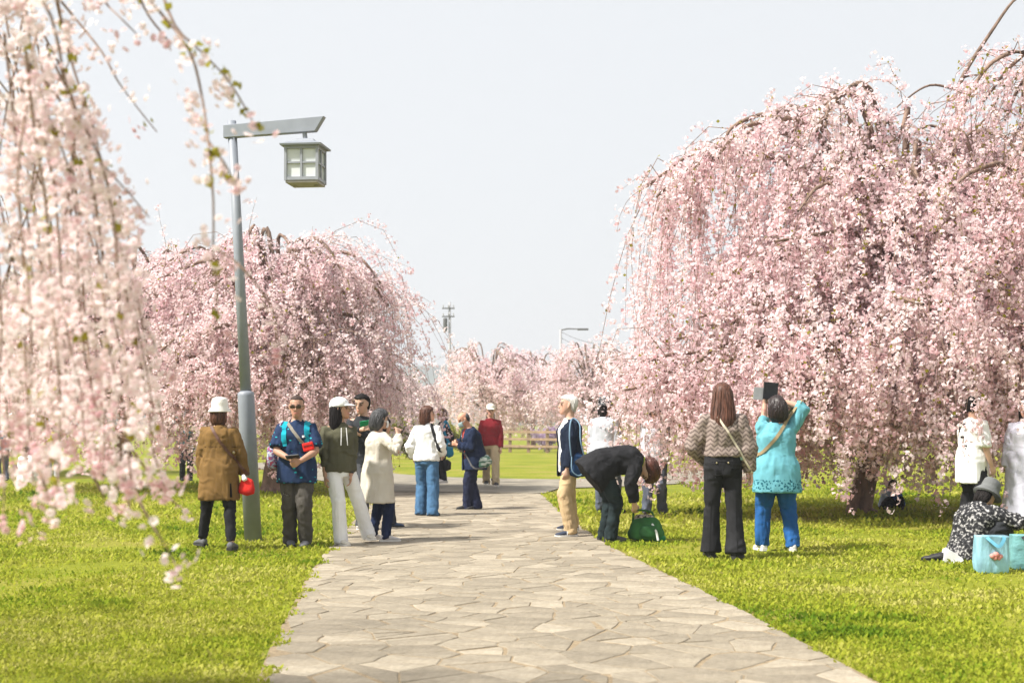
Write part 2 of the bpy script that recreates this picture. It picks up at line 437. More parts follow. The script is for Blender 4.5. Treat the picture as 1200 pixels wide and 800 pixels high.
def drop_strand(p, d, length, zmin, g, step=.13, gr=.30):
    pts = [np.array(p, float)]; d = np.array(d, float); d /= np.linalg.norm(d)
    sway = g.normal(0, .09, 3) * np.array([1, 1, 0])
    n = int(length / step)
    for i in range(max(3, n)):
        d = d + np.array([0, 0, -gr]) + sway * .35 + g.normal(0, .085, 3)
        d /= np.linalg.norm(d)
        q = pts[-1] + d * step
        if q[2] < zmin: break
        pts.append(q)
    return np.array(pts)

def weeping_cherry(label, base, fork, height, radius, n_boughs, n_str, spacing, K, size, rad, seed, hang=(.4, 2.4), trunk_r=.2, tint0=.55,
                   low_frac=.35, leaf=0.02, density=None, group='weeping cherry trees in the park', leader=None, bare=.12, step=.13, name='weeping_cherry_tree', jit=.045, reachlow=1.0, mat_p=None, extra=()):
    g = np.random.default_rng(seed)
    root = empty(name, base); tag(root, label, 'tree', group)
    base = np.array(base, float); fork = np.array(fork, float) + base
    tw = Twigs(3); limbs = Twigs(5); C = []; T0 = []; LF = []
    # trunk: tapering, slightly twisted
    mid = base * .5 + fork * .5 + np.array([g.normal(0, .08), g.normal(0, .08), 0])
    tp = np.array(smooth_path([Vector(base - np.array([0, 0, .1])), Vector(base + np.array([0, 0, .25])), Vector(mid), Vector(fork)], 4))
    nseg = len(tp); rr = np.linspace(1, .62, nseg); rr[0] = 1.6; rr[1] = 1.35; rr[2] = 1.15
    bmk = bmesh.new(); tube(bmk, [Vector(p - base) for p in tp], list(rr * trunk_r), n=12)
    for v in bmk.verts: v.co += v.co.normalized() * 0.03 * noise.noise(v.co * 5)
    bm_obj('trunk', bmk, M_bark, root, smooth=True)
    for b in range(n_boughs):
        phi = 2 * math.pi * (b * .618034 + g.uniform(-.05, .05))
        zf = .40 + .60 * g.random() ** .75
        env = math.sqrt(max(.06, 1 - ((zf - .5) / .54) ** 2)) if zf > .5 else reachlow
        lowb = zf < .62
        reach = radius * env * (g.uniform(.72, 1.05) if g.random() < .75 else g.uniform(.3, .75)); peak = height * zf
        if b < len(extra): phi, reach, peak = extra[b]; phi = R(phi); lowb = peak < .6 * height
        out_ = np.array([math.cos(phi), math.sin(phi), 0])
        start = fork - np.array([0, 0, g.uniform(0, .25) * (fork[2] - base[2])]) 
        pk = peak if b < len(extra) else max(peak, start[2] - base[2] + .25)
        pts = [start, start + out_ * reach * .22 + np.array([0, 0, (pk - start[2] + base[2]) * .55]),
               np.array([fork[0], fork[1], base[2]]) + out_ * reach * .55 + np.array([0, 0, pk]),
               np.array([fork[0], fork[1], base[2]]) + out_ * reach * .85 + np.array([0, 0, pk * .985]),
               np.array([fork[0], fork[1], base[2]]) + out_ * reach * 1.02 + np.array([0, 0, pk * .90])]
        side = np.array([-out_[1], out_[0], 0]); bend = g.normal(0, .18)
        pts = [p + side * bend * reach * (k / 4) ** 1.5 + g.normal(0, .06, 3) * (k > 0) for k, p in enumerate(pts)]
        bp = np.array(smooth_path([Vector(p) for p in pts], 4))
        limbs.add(bp - base, trunk_r * .42 * (.7 + .3 * g.random()), .018)
        ns = int(n_str * (.55 + .6 * reach / radius) * g.uniform(.8, 1.2))
        btint = tint0 + g.normal(0, .06)
        for s_ in range(ns):
            t_ = 1 - g.random() ** 1.5 * .78
            p = bp[min(len(bp) - 1, int(t_ * (len(bp) - 1)))]
            d = out_ * g.uniform(.0, .75) + side * g.normal(0, .85) + np.array([0, 0, g.uniform(-.25, .9 if pk < .8 * height else .55)])
            zb = g.uniform(*hang)
            full = p[2] - base[2] - zb + .8
            L = max(.5, full * g.uniform(.6, 1.05)) if (lowb or g.random() < .42) else g.uniform(.6, 1.7)
            st = drop_strand(p, d, L, base[2] + zb, g, step=step, gr=g.uniform(.18, .38))
            if len(st) < 3: continue
            tw.add((st[::4] if len(st) > 11 else st) - base, .0072, .0025)
            # blossom centres along the strand
            seg = np.linalg.norm(np.diff(st, axis=0), axis=1); cum = np.concatenate([[0], np.cumsum(seg)]); tot = cum[-1]
            is_bare = g.random() < bare
            u0 = tot * (g.uniform(.25, .8) if is_bare else g.uniform(0, .2))
            us = np.arange(u0, tot, spacing) + g.uniform(-.4, .4, len(np.arange(u0, tot, spacing))) * spacing
            us = us[(us > 0) & (us < tot)]
            if density is not None:
                us = us[g.random(len(us)) < density(np.stack([np.interp(us, cum, st[:, a]) for a in range(3)], 1))]
            c = np.stack([np.interp(us, cum, st[:, a]) for a in range(3)], 1) + g.normal(0, jit, (len(us), 3))
            # thicker and thinner clumps through the crown
            kp = np.array([g.random() < min(1, max(.3, .85 + 1.6 * noise.noise(Vector(q) * 1.05 + Vector((seed, 0, 0))))) for q in c], dtype=bool) if len(c) else np.zeros(0, bool)
            c = c[kp]; us = us[kp]
            C.append(c); T0.append(np.full(len(us), btint + g.normal(0, .09)) - .18 * (us > tot * .9))
            nl = g.binomial(max(1, int(tot / .15)), leaf)
            if nl:
                ul = g.uniform(0, tot, nl * 4); LF.append(np.stack([np.interp(ul, cum, st[:, a]) for a in range(3)], 1) + g.normal(0, .02, (nl * 4, 3)))
    if leader:
        for lp, r0, r1 in leader:
            limbs.add(np.array(smooth_path([Vector(q) for q in lp], 5)) - base, r0, r1)
    link('limb', limbs.mesh('limb'), M_bark, root)
    o = link('twig', tw.mesh('twig'), M_twig, root, kind='stuff')
    C = np.concatenate(C); T0 = np.concatenate(T0)
    link('crown', blossom_mesh('crown', C - base, T0, K, size, rad, g), mat_p or M_petal, root, kind='stuff')
    if LF:
        LFa = np.concatenate(LF)
        link('young_leaf', blossom_mesh('young_leaf', LFa - base, np.full(len(LFa), .5), 1, .05, .02, g), M_leaf, root, kind='stuff')
    return root, len(C)

stat = {}
# big tree on the right
bR = G(1010, 600); dR = bR.y
fR = P(1065, 350, dR) - bR
def lead(pts, d): return [P(x, y, d) for x, y in pts]
ld = [(lead([(1065, 350), (1105, 250), (1120, 190), (1124, 100)], dR - .3), .085, .045),
      (lead([(1124, 100), (1135, 78), (1160, 40), (1187, 2), (1205, -5)], dR - .3), .038, .015),
      (lead([(1124, 104), (1128, 92), (1150, 88), (1185, 95)], dR - .3), .022, .008),
      (lead([(1124, 106), (1090, 100), (1060, 118), (1032, 145)], dR - .3), .022, .008),
      (lead([(1122, 165), (1095, 148), (1078, 152), (1062, 165)], dR - .3), .028, .012),
      (lead([(1122, 180), (1145, 150), (1170, 128), (1200, 140)], dR - .3), .022, .008)]
_, stat['right'] = weeping_cherry('large weeping cherry with dense pink curtain of blossom behind the turquoise-topped person', bR, fR, 5.85, 3.15, 112, 22, .052, 4, .055, .053, 11,
               hang=(.2, 1.4), trunk_r=.21, tint0=.70, leaf=.06, leader=ld, group=None, reachlow=1.08,
               extra=[(180, 3.65, 5.25), (190, 3.75, 5.15), (200, 3.7, 5.3), (170, 3.4, 5.35), (210, 3.3, 5.6), (195, 3.2, 5.75), (186, 3.4, 5.5), (180, 2.6, 5.9), (215, 2.5, 5.9), (205, 2.1, 6.05), (185, 1.9, 6.1), (225, 1.8, 6.1),
                      (188, 3.5, 2.8), (200, 3.9, 2.5), (212, 4.0, 2.5), (208, 3.2, 3.7), (225, 3.6, 3.0), (240, 3.7, 3.0), (218, 3.8, 2.7), (184, 3.6, 2.4), (178, 3.2, 3.9), (235, 3.2, 4.6), (250, 3.2, 4.0),
                      (198, 4.4, 2.1), (204, 4.5, 2.0), (193, 4.3, 2.3), (208, 4.3, 2.3), (201, 4.2, 2.0),
                      (232, 3.3, 2.5), (246, 3.4, 2.3), (258, 3.4, 2.6), (270, 3.2, 2.4), (282, 3.3, 2.6), (295, 3.2, 2.4), (240, 2.4, 2.6), (262, 2.4, 2.7), (285, 2.4, 2.6), (310, 3.0, 2.6), (255, 3.0, 3.2), (275, 3.0, 3.3), (222, 3.3, 2.6),
                      (236, 2.0, 2.9), (248, 1.8, 2.8), (244, 2.3, 2.4), (256, 2.0, 2.5), (230, 2.2, 2.3), (266, 1.6, 2.8)])
# another one further right, partly out of the frame
bR2 = G(1305, 606)
_, stat['right2'] = weeping_cherry('weeping cherry with yellow-green shoots over the picnickers, cut by the right edge', bR2, Vector((-.2, -.2, 2.4)), 6.75, 3.5, 50, 19, .062, 5, .049, .052, 23,
               hang=(.6, 3.0), trunk_r=.2, tint0=.66, leaf=.13, group=None)
# left, behind the lamp post
bL = G(318, 577)
_, stat['left'] = weeping_cherry('rounded weeping cherry of deeper pink behind the lamp post', bL, Vector((.1, 0, 2.1)), 4.9, 2.45, 74, 20, .062, 5, .052, .058, 37,
               hang=(.3, 1.5), trunk_r=.2, tint0=.70, leaf=.03, group=None, extra=[(0, 2.0, 4.3), (-20, 2.0, 4.5), (15, 2.2, 3.9), (-45, 1.9, 4.6), (180, 2.2, 4.5), (200, 2.3, 4.3)])
bL2 = G(150, 573)
_, stat['left2'] = weeping_cherry('weeping cherry between the lamp post tree and the picnic group', bL2, Vector((0, 0, 2.0)), 4.9, 2.8, 50, 17, .08, 5, .055, .06, 41,
               hang=(.3, 1.4), trunk_r=.18, tint0=.58, leaf=.03, group=None)
bL3 = G(-30, 556)
_, stat['left3'] = weeping_cherry('weeping cherry behind the picnic group, cut by the left edge', bL3, Vector((0, 0, 2.0)), 5.2, 3.6, 42, 16, .09, 5, .066, .07, 43,
               hang=(.7, 1.9), trunk_r=.18, tint0=.62, leaf=.03, group=None)
# the far ones beyond the fence
for i, (px, py, h, r_, lab) in enumerate([
        (572, 525, 5.5, 3.2, 'pale far weeping cherry beyond the wooden fence, nearer the utility pole'),
        (625, 523, 5.2, 2.8, 'pale far weeping cherry in the middle of three beyond the wooden fence'),
        (694, 526, 5.3, 3.2, 'pale far weeping cherry beyond the wooden fence, nearest the street light'),
        (752, 524, 5.0, 2.8, 'pale far weeping cherry half hidden by the large pink tree'),
        (470, 519, 4.4, 2.3, 'small pale far weeping cherry half hidden by the deeper pink tree'),
        (850, 521, 5.4, 3.4, 'far weeping cherry behind the large pink tree'),
        (1010, 520, 5.4, 3.4, 'far weeping cherry beyond the trunk of the large pink tree')]):
    _, stat['far%d' % i] = weeping_cherry(lab, G(px, py), Vector((0, 0, 1.9)), h, r_, 36, 15, .12, 4, .10, .09, 50 + i, hang=(.25, 1.4), trunk_r=.16, tint0=.72,
                   leaf=.16, group=None, step=.18, bare=.06, jit=.08)

# ------------------------------------------------------------------ foreground cherry, hanging into the picture from the left
def flower_mesh(name, C, D, tint0, g, size=.0140):
    """five-petalled open flowers at C facing D"""
    n = len(C)
    D = D / (np.linalg.norm(D, axis=1, keepdims=True) + 1e-9)
    ref = g.normal(size=(n, 3)); U = np.cross(D, ref); U /= np.linalg.norm(U, axis=1, keepdims=True); W = np.cross(D, U)
    Vs = []; ts = []
    sz = size * g.uniform(.75, 1.2, n)[:, None]
    opening = g.uniform(.15, .75, n)[:, None]
    for k in range(5):
        a = 2 * math.pi * k / 5
        r = U * math.cos(a) + W * math.sin(a); s_ = -U * math.sin(a) + W * math.cos(a)
        ro = r * (1 - opening * .35) + D * opening
        base = C + r * sz * .08
        mid = C + ro * sz * .85
        tip = C + ro * sz * 1.25 - D * sz * .1
        Vs.append(np.stack([base, mid + s_ * sz * .58, tip, mid - s_ * sz * .58], 1))
        ts.append(np.stack([tint0 - .45] + [tint0 + g.normal(0, .05, n)] * 3, 1))
    V = np.concatenate(Vs, 1).reshape(-1, 3); T = np.concatenate(ts, 1).reshape(-1)
    return np_mesh(name, V, np.arange(len(V)).reshape(-1, 4), 4, {'tint': np.clip(T, 0, 1)})

def foreground_cherry():
    g = np.random.default_rng(99)
    base = Vector((-4.6, 6.4, 0)); root = empty('weeping_cherry_tree', base)
    tag(root, 'blurred foreground weeping cherry with pale blossom hanging in from the left', 'tree')
    B = np.array(base)
    bmk = bmesh.new()
    tube(bmk, [Vector((0, 0, -.1)), Vector((0, 0, .3)), Vector((.1, -.1, 1.4)), Vector((.2, -.1, 2.6)), Vector((.25, -.15, 3.6))], [.32, .24, .2, .17, .11], n=12)
    bm_obj('trunk', bmk, M_bark, root, smooth=True)
    limbs = Twigs(7); tw = Twigs(4); C = []; D = []; T = []; LF = []
    tops = []
    strands = []
    # main boughs above the frame from which everything hangs
    fork = np.array([-4.4, 6.3, 3.2])
    for d_, pts in ((4.6, [(-120, -260), (60, -200), (200, -90)]), (5.4, [(-150, -160), (20, -160), (140, -80)]), (4.0, [(-200, -200), (-20, -160), (110, -60)]), (6.2, [(-160, -110), (-20, -140), (90, -60)]), (5.0, [(-200, 40), (-60, -20), (60, -40)])):
        w_ = [np.array(P(x, y, d_)) for x, y in pts]
        limbs.add(np.array(smooth_path([Vector(fork), Vector(fork * .55 + w_[0] * .45 + np.array([0, 0, .5]))] + [Vector(q) for q in w_], 6)) - B, .09, .014)
    # hand placed hanging shoots: pixels of their course, distance, blossom amount, leaf amount
    S = [([(150, -30), (188, 15), (222, 60), (236, 110), (244, 165), (250, 235), (250, 300), (254, 330), (254, 360), (252, 385)], 4.5, .40, .25),
         ([(182, -30), (205, 30), (235, 60), (268, 95), (292, 135), (300, 150)], 4.7, .22, .55),
         ([(70, 0), (95, 30), (120, 62), (138, 95), (160, 125), (184, 155)], 5.2, .42, .05),
         ([(25, -40), (34, 40), (42, 85), (58, 140), (78, 190), (90, 260), (92, 330), (100, 420), (118, 500)], 4.6, 1.3, .12),
         ([(20, -40), (60, 20), (80, 110), (115, 180), (130, 240), (137, 300), (139, 350), (148, 430), (152, 520), (152, 600)], 4.3, 1.0, .08),
         ([(60, -40), (80, 60), (110, 150), (120, 190), (150, 225), (175, 255)], 4.9, .75, .22),
         ([(85, 130), (105, 200), (118, 280), (122, 350), (130, 420), (145, 480), (152, 560), (150, 590)], 4.4, 1.0, .08),
         ([(120, 190), (135, 260), (145, 330), (160, 400), (172, 470), (180, 530), (195, 575)], 4.9, .85, .06),
         ([(30, 60), (40, 150), (55, 250), (60, 340), (68, 430), (70, 520), (65, 590), (64, 605)], 4.2, 1.1, .08),
         ([(5, 40), (15, 130), (22, 220), (28, 330), (30, 430), (36, 520), (40, 570)], 4.8, 1.0, .08),
         ([(-30, 60), (-10, 160), (-5, 260), (2, 380), (-2, 480), (5, 560), (3, 622)], 4.5, .9, .05),
         ([(100, 260), (125, 340), (145, 420), (170, 470), (180, 500)], 5.6, .8, .02),
         ([(140, 230), (155, 300), (165, 370), (178, 440), (190, 490), (195, 520)], 5.4, .8, .02),
         ([(95, 300), (100, 380), (108, 450), (110, 520), (118, 545)], 5.0, 1.0, .04),
         ([(152, 555), (165, 590), (185, 625), (200, 650), (206, 662)], 4.3, .5, .0),
         ([(110, 560), (118, 575), (125, 590)], 4.6, .5, .0),
         ([(150, 520), (175, 555), (200, 585), (225, 602)], 5.2, .16, .0),
         ([(0, -30), (10, 40), (25, 110), (20, 160)], 5.6, 1.0, .1), ([(60, -30), (70, 20), (85, 60), (60, 110)], 5.4, .9, .05),
         ([(-20, 150), (0, 240), (20, 330), (25, 420), (20, 500)], 5.6, 1.1, .12), ([(40, 250), (50, 330), (55, 420), (52, 500), (60, 560)], 5.8, 1.1, .05),
         ([(110, -20), (125, 5), (140, 20), (165, 45)], 5.0, .8, .05), ([(155, -20), (175, 20), (195, 45), (200, 60)], 4.9, .8, .1),
         ([(240, 160), (262, 190), (275, 212)], 4.5, .5, .25), ([(252, 290), (285, 315), (318, 360), (325, 405)], 4.45, .45, .02),
         ([(150, 480), (140, 540), (135, 575)], 4.7, .6, 0), ([(40, 540), (55, 575), (62, 600)], 4.4, .7, 0)]
    for px, d_, dens, lf in S:
        n_ = len(px)
        strands.append((np.array(smooth_path([P(x, y, d_ + .12 * math.sin(k * 1.3 + x)) for k, (x, y) in enumerate(px)], 6)), dens, lf))
    # fillers hanging near the placed ones, and the unseen rest of the crown towards the trunk
    for k in range(30):
        y0 = g.uniform(-60, 320); x0 = g.uniform(-60, 70 + .3 * max(0, y0)); d_ = g.uniform(4.1, 6.3)
        p = np.array(P(x0, y0, d_)); st = drop_strand(p, (g.uniform(-.15, .3), g.normal(0, .4), g.uniform(-.6, .2)), g.uniform(.8, 1.9), np.array(P(0, 555 - .5 * max(0, x0 - 60), d_))[2], g, step=.08, gr=.22)
        if len(st) > 3: strands.append((st, g.uniform(.5, 1.0), .06))
    for k in range(130):
        p = np.array([g.uniform(-6.8, -2.3), g.uniform(6.2, 9.2), g.uniform(2.6, 4.4)])
        if abs(p[0]) < p[1] * .37 + .35: continue
        st = drop_strand(p, (g.normal(0, .6), g.normal(0, .6), .5), g.uniform(1.2, 2.6), g.uniform(.7, 1.6), g, step=.12, gr=.28)
        if len(st) > 3: strands.append((st, .25, .02))
    for st, dens, lf in strands:
        tw.add(st[::2] - B, .005, .002)
        seg = np.linalg.norm(np.diff(st, axis=0), axis=1); cum = np.concatenate([[0], np.cumsum(seg)]); tot = cum[-1]
        # umbels: bunches of 3 to 6 flowers on short stalks
        nb = max(2, int(tot / .032 * dens))
        ub = g.uniform(tot * .02, tot, nb)
        for u in ub:
            p = np.array([np.interp(u, cum, st[:, a]) for a in range(3)])
            dirv = g.normal(size=3); dirv[2] = dirv[2] * .5 - .55; dirv /= np.linalg.norm(dirv)
            bud = u > tot * .93
            m_ = g.integers(3, 6)
            tb = .72 + g.normal(0, .1)
            for q in range(m_):
                dv = dirv + g.normal(0, .42, 3); dv /= np.linalg.norm(dv)
                C.append(p + dv * g.uniform(.02, .085)); D.append(dv + np.array([0, 0, -.25])); T.append(tb - (.4 if bud else 0) + g.normal(0, .06))
        nl = int(tot / .03 * lf)
        for u in g.uniform(0, tot, nl): LF.append(np.array([np.interp(u, cum, st[:, a]) for a in range(3)]) + g.normal(0, .008, 3))
    link('limb', limbs.mesh('limb'), M_bark, root); link('twig', tw.mesh('twig'), M_twig, root, kind='stuff')
    C = np.array(C) - B; D = np.array(D); T = np.array(T)
    link('crown', flower_mesh('crown', C, D, T, g), M_petal_near, root, kind='stuff')
    LFa = np.array(LF) - B
    link('young_leaf', blossom_mesh('young_leaf', LFa, np.full(len(LFa), .6), 2, .03, .015, g), M_leaf, root, kind='stuff')
    return len(C)
stat['front'] = foreground_cherry()
print('TREES', stat)
# ------------------------------------------------------------------ lamp post
M_post = mat('post_paint', (0.225, 0.245, 0.285), rough=0.5, var=0.08, scale=6, bump=0.08, bscale=60, spec=0.5)
M_post2 = mat('lantern_paint', (0.26, 0.275, 0.31), rough=0.45, var=0.08, scale=8, bump=0.05, spec=0.5)
M_opal = mat('opal_glass', (0.60, 0.63, 0.64), rough=0.35, var=0.03, scale=5, bump=0.0, spec=0.5)
def lamp_post():
    b = G(297, 634); d = b.y; root = empty('lamp_post', b)
    tag(root, 'tall grey lamp post with square hanging lantern on an angled arm', 'lamp post')
    bs = P(288, 458, d) - b; tp = P(271.5, 142, d) - b; fo = Vector((0, 0, -.05))
    bm = bmesh.new()
    ax = (bs - fo); tube(bm, [fo, fo + ax * .97, bs - ax * .012, bs], [.098, .094, .092, .062], n=28, roundcap=False)
    bm_obj('lower_post', bm, M_post, root, smooth=True).data.polygons.foreach_set('use_smooth', [True] * 86)
    bm = bmesh.new(); up = tp - bs
    tube(bm, [bs - up * .01, bs + up * .5, tp], [.062, .056, .05], n=24, roundcap=False)
    bm_obj('upper_post', bm, M_post, root, smooth=True)
    bm = bmesh.new()   # small hatch plate on the lower post
    c = fo.lerp(bs, .68); add_box(bm, c + Vector((-.094, -.02, 0)), (.012, .07, .012)); bm_obj('bracket', bm, M_post2, root)
    # arm: flat box beam with slanted end, pointing to the right and towards the camera
    A = P(263, 152, d) - b; E = P(379, 149, d - .22) - b
    bm = bmesh.new(); dirv = (E - A); dirv.z = 0; L = dirv.length; dirv.normalize(); s = dirv.cross(Vector((0, 0, 1)))
    h0, h1 = .085, .0
    top0, bot0 = A + Vector((0, 0, .09)), A - Vector((0, 0, .075))
    rt = A + dirv * L; 
    prof = [A + Vector((0, 0, .045)), A - Vector((0, 0, .10)), rt - dirv * .085 - Vector((0, 0, .065)), rt + dirv * .02 + Vector((0, 0, .10))]
    vs = [[bm.verts.new(p + s * k) for p in prof] for k in (-.045, .045)]
    bm.faces.new(vs[0]); bm.faces.new(vs[1][::-1])
    for k in range(4): bm.faces.new((vs[0][k], vs[1][k], vs[1][(k + 1) % 4], vs[0][(k + 1) % 4]))
    bmesh.ops.bevel(bm, geom=list(bm.edges), offset=.006, segments=1, affect='EDGES')
    bm_obj('arm', bm, M_post, root)
    hang = P(356.5, 157, d - .17) - b; lc = P(358, 194, d - .17) - b
    bm = bmesh.new(); tube(bm, [hang + Vector((0, 0, .05)), Vector((lc.x, lc.y, lc.z + .28))], [.026, .026], n=14); bm_obj('hanger', bm, M_post2, root, smooth=True)
    ang = math.atan2(dirv.y, dirv.x); Rz = Matrix.Rotation(ang + R(4), 3, 'Z')
    lan = empty('lantern', lc); lan.parent = root; lan.rotation_euler = (0, 0, R(-7))
    w_, h_ = .19, .192
    # roof: shallow hipped lid with a wide brim and a raised top
    bm = bmesh.new()
    def sq(r, z): return [Vector((x * r, y * r, z)) for x, y in ((-1, -1), (1, -1), (1, 1), (-1, 1))]
    loft(bm, [sq(w_ + .04, h_ + .0), sq(w_ + .045, h_ + .018), sq(.13, h_ + .06), sq(.115, h_ + .085), sq(.06, h_ + .10)])
    bm_obj('roof', bm, M_post, lan)
    bm = bmesh.new()
    for sx in (-1, 1):
        for sy in (-1, 1): add_box(bm, (sx * (w_ - .012), sy * (w_ - .012), 0), (.028, .028, 2 * h_ + .002))
    for z in (-h_ + .02, h_ - .016):
        for sgn in (-1, 1):
            add_box(bm, (0, sgn * (w_ - .013), z), (2 * w_ - .05, .024, .036)); add_box(bm, (sgn * (w_ - .013), 0, z), (.024, 2 * w_ - .05, .036))
    for sgn in (-1, 1):
        add_box(bm, (0, sgn * (w_ - .014), 0), (.022, .02, 2 * h_ - .07)); add_box(bm, (sgn * (w_ - .014), 0, 0), (.02, .022, 2 * h_ - .07))
        for hx in (-1, 1):
            add_box(bm, (hx * (w_ / 2 - .007), sgn * (w_ - .0145), .005), (w_ - .042, .018, .02)); add_box(bm, (sgn * (w_ - .0145), hx * (w_ / 2 - .007), .005), (.018, w_ - .042, .02))
    bm_obj('lantern_frame', bm, M_post2, lan)
    for fx in range(4):
        rot = Matrix.Rotation(fx * math.pi / 2, 3, 'Z')
        for hx in (-1, 1):
            for hz in (-1, 1):
                bm = bmesh.new(); add_box(bm, rot @ Vector((hx * .088, -(w_ - .03), hz * .086 + .002)), (.163, .006, .166), rot); bm_obj('pane', bm, M_opal, lan)
    bm = bmesh.new(); add_box(bm, (0, 0, -h_ - .012), (2 * w_ - .02, 2 * w_ - .02, .03), bevel=.004)
    for sx in (-1, 1): add_box(bm, (sx * .12, .02, -h_ - .034), (.05, .05, .02))
    bm_obj('lantern_base', bm, mat('lantern_base_grey', (0.30, 0.28, 0.26), rough=.6), lan)
lamp_post()

# ------------------------------------------------------------------ wooden fence far away
M_wood = mat('fence_wood', (0.27, 0.185, 0.115), rough=0.8, var=0.25, scale=5, bump=0.3, bscale=30)
def fence(p0, p1, n, label):
    root = empty('rail_fence', p0); tag(root, label, 'fence')
    d = p1 - p0
    for i in range(n + 1):
        bm = bmesh.new(); c = d * (i / n); add_box(bm, c + Vector((0, 0, .52)), (.15, .15, 1.1), bevel=.01); bm_obj('post', bm, M_wood, root)
    ang = math.atan2(d.y, d.x); rot = Matrix.Rotation(ang, 3, 'Z')
    for z in (.28, .60, .92):
        for i in range(n):
            bm = bmesh.new(); c = d * ((i + .5) / n); add_box(bm, c + rot @ Vector((0, -.085, 0)) + Vector((0, 0, z)), ((d / n).length - .01, .05, .11), rot, bevel=.006); bm_obj('rail', bm, M_wood, root)
fence(G(556, 529), G(664, 531), 5, 'light brown wooden rail fence beyond the lawn, below far cherries')
fence(G(676, 531.5), G(800, 534), 6, 'shorter wooden rail fence running behind the white-haired man')

# ------------------------------------------------------------------ utility pole and street light with wires
M_conc = mat('pole_concrete', (0.33, 0.33, 0.34), rough=.8, bump=.1); M_dark = mat('dark_fitting', (0.10, 0.10, 0.105), rough=.6)
def utility_pole(px, ytop, d, label, arm, light=False):
    b = Vector(((px - 600) * d / F, d, 0)); H = CH + (HZ - ytop) * d / F
    root = empty('utility_pole', b); tag(root, label, 'pole')
    bm = bmesh.new(); tube(bm, [(0, 0, -.2), (0, 0, H)], [.14, .09], n=12, roundcap=False); bm_obj('shaft', bm, M_conc, root, smooth=True)
    if light:
        bm = bmesh.new(); tube(bm, [Vector((0, 0, H - .05)), Vector((.5, -.1, H + .05)), Vector((1.3, -.2, H + .02))], [.05, .05, .04], n=8); bm_obj('lamp_arm', bm, M_dark, root)
        bm = bmesh.new(); add_box(bm, (1.6, -.22, H), (.8, .3, .14), bevel=.04); bm_obj('lamp_head', bm, M_dark, root)
        bm = bmesh.new(); tube(bm, [(.55, 0, H * .62), (.55, 0, H * .74)], [.2, .2], n=12); add_box(bm, (.3, 0, H * .66), (.6, .08, .08)); bm_obj('transformer', bm, M_dark, root)
    else:
        for z, w_ in ((H - .5, 1.0), (H - 1.15, 1.0)):
            bm = bmesh.new(); add_box(bm, (-.1, -.12, z), (w_, .09, .1)); bm_obj('crossarm', bm, M_dark, root)
            for k in (-.5, -.1, .3):
                bm = bmesh.new(); tube(bm, [(k, -.12, z + .04), (k, -.12, z + .26)], [.05, .035], n=8); bm_obj('insulator', bm, M_conc, root)
        bm = bmesh.new(); tube(bm, [(-.35, -.1, H - 2.2), (-.35, -.1, H - 1.35)], [.17, .17], n=14); bm_obj('transformer', bm, M_dark, root, smooth=True)
    return b, H
utility_pole(527, 354, 115, 'grey concrete utility pole with crossarms above the far cherries', True)
b2, H2 = utility_pole(657, 386, 105, 'street light pole with dark arm rising behind the far cherries', False, True)
for i, (z, yy) in enumerate(((.15, 0), (.55, .3))):
    bm = bmesh.new(); a = b2 + Vector((0, yy, H2 - z)); e = P(780, 385 + 14 * i, 95)
    tube(bm, [a.lerp(e, t) - Vector((0, 0, 1.0 * 4 * t * (1 - t))) for t in np.linspace(0, 1, 12)], [.018] * 12, n=5)
    tag(bm_obj('overhead_wire', bm, M_dark), ['upper', 'lower'][i] + ' overhead wire running from the street light pole', 'wire')

# ------------------------------------------------------------------ shrubs near the fence
def shrub(name, label, c, r_, h, col_stops, n, seed, size=.05):
    g = np.random.default_rng(seed); root = empty(name, c); tag(root, label, 'shrub')
    tw = Twigs(4); pts = []
    for k in range(16):
        a = g.uniform(0, 6.283); e = np.array([math.cos(a) * r_ * g.uniform(.2, 1), math.sin(a) * r_ * g.uniform(.2, 1), h * g.uniform(.6, 1)])
        ln = np.linspace(0, 1, 6)[:, None] * e + g.normal(0, .02, (6, 3)); tw.add(ln, .015, .004)
        m_ = n // 16; t_ = g.uniform(.25, 1.05, m_)[:, None]; pts.append(t_ * e + g.normal(0, .1 * r_, (m_, 3)))
    link('stem', tw.mesh('stem'), M_twig, root)
    pts = np.concatenate(pts); pts[:, 2] = np.abs(pts[:, 2])
    link('foliage', blossom_mesh('foliage', pts, g.uniform(.2, .9, len(pts)), 3, size, size, g), petal_material(name + '_leaf', col_stops), root, kind='stuff')
yel = [(0, (.12, .13, .02)), (.6, (.24, .24, .03)), (1, (.40, .36, .08))]
shrub('green_shrub', 'yellow-green shrub beside the deeper pink tree, left of the path', G(482, 538), 1.0, 1.5, yel, 1600, 5, .08)
shrub('green_shrub', 'small yellow-green shrub beyond the red-sweatered man', G(540, 530), .9, 1.3, yel, 1200, 6, .08)
shrub('purple_shrub', 'low shrub with purple flowers growing against the wooden fence', G(640, 529), .8, 1.1, [(0, (.30, .20, .32)), (.6, (.55, .42, .58)), (1, (.7, .62, .7))], 1300, 8, .08)
shrub('purple_shrub', 'second purple-flowered shrub by the fence near the white-haired man', G(667, 527), .6, 1.2, [(0, (.30, .20, .32)), (.6, (.55, .42, .58)), (1, (.7, .62, .7))], 900, 9, .08)
shrub('green_shrub', 'low green shrub under blossom beside the picnic group', G(125, 557), .8, .7, yel, 900, 12, .06)

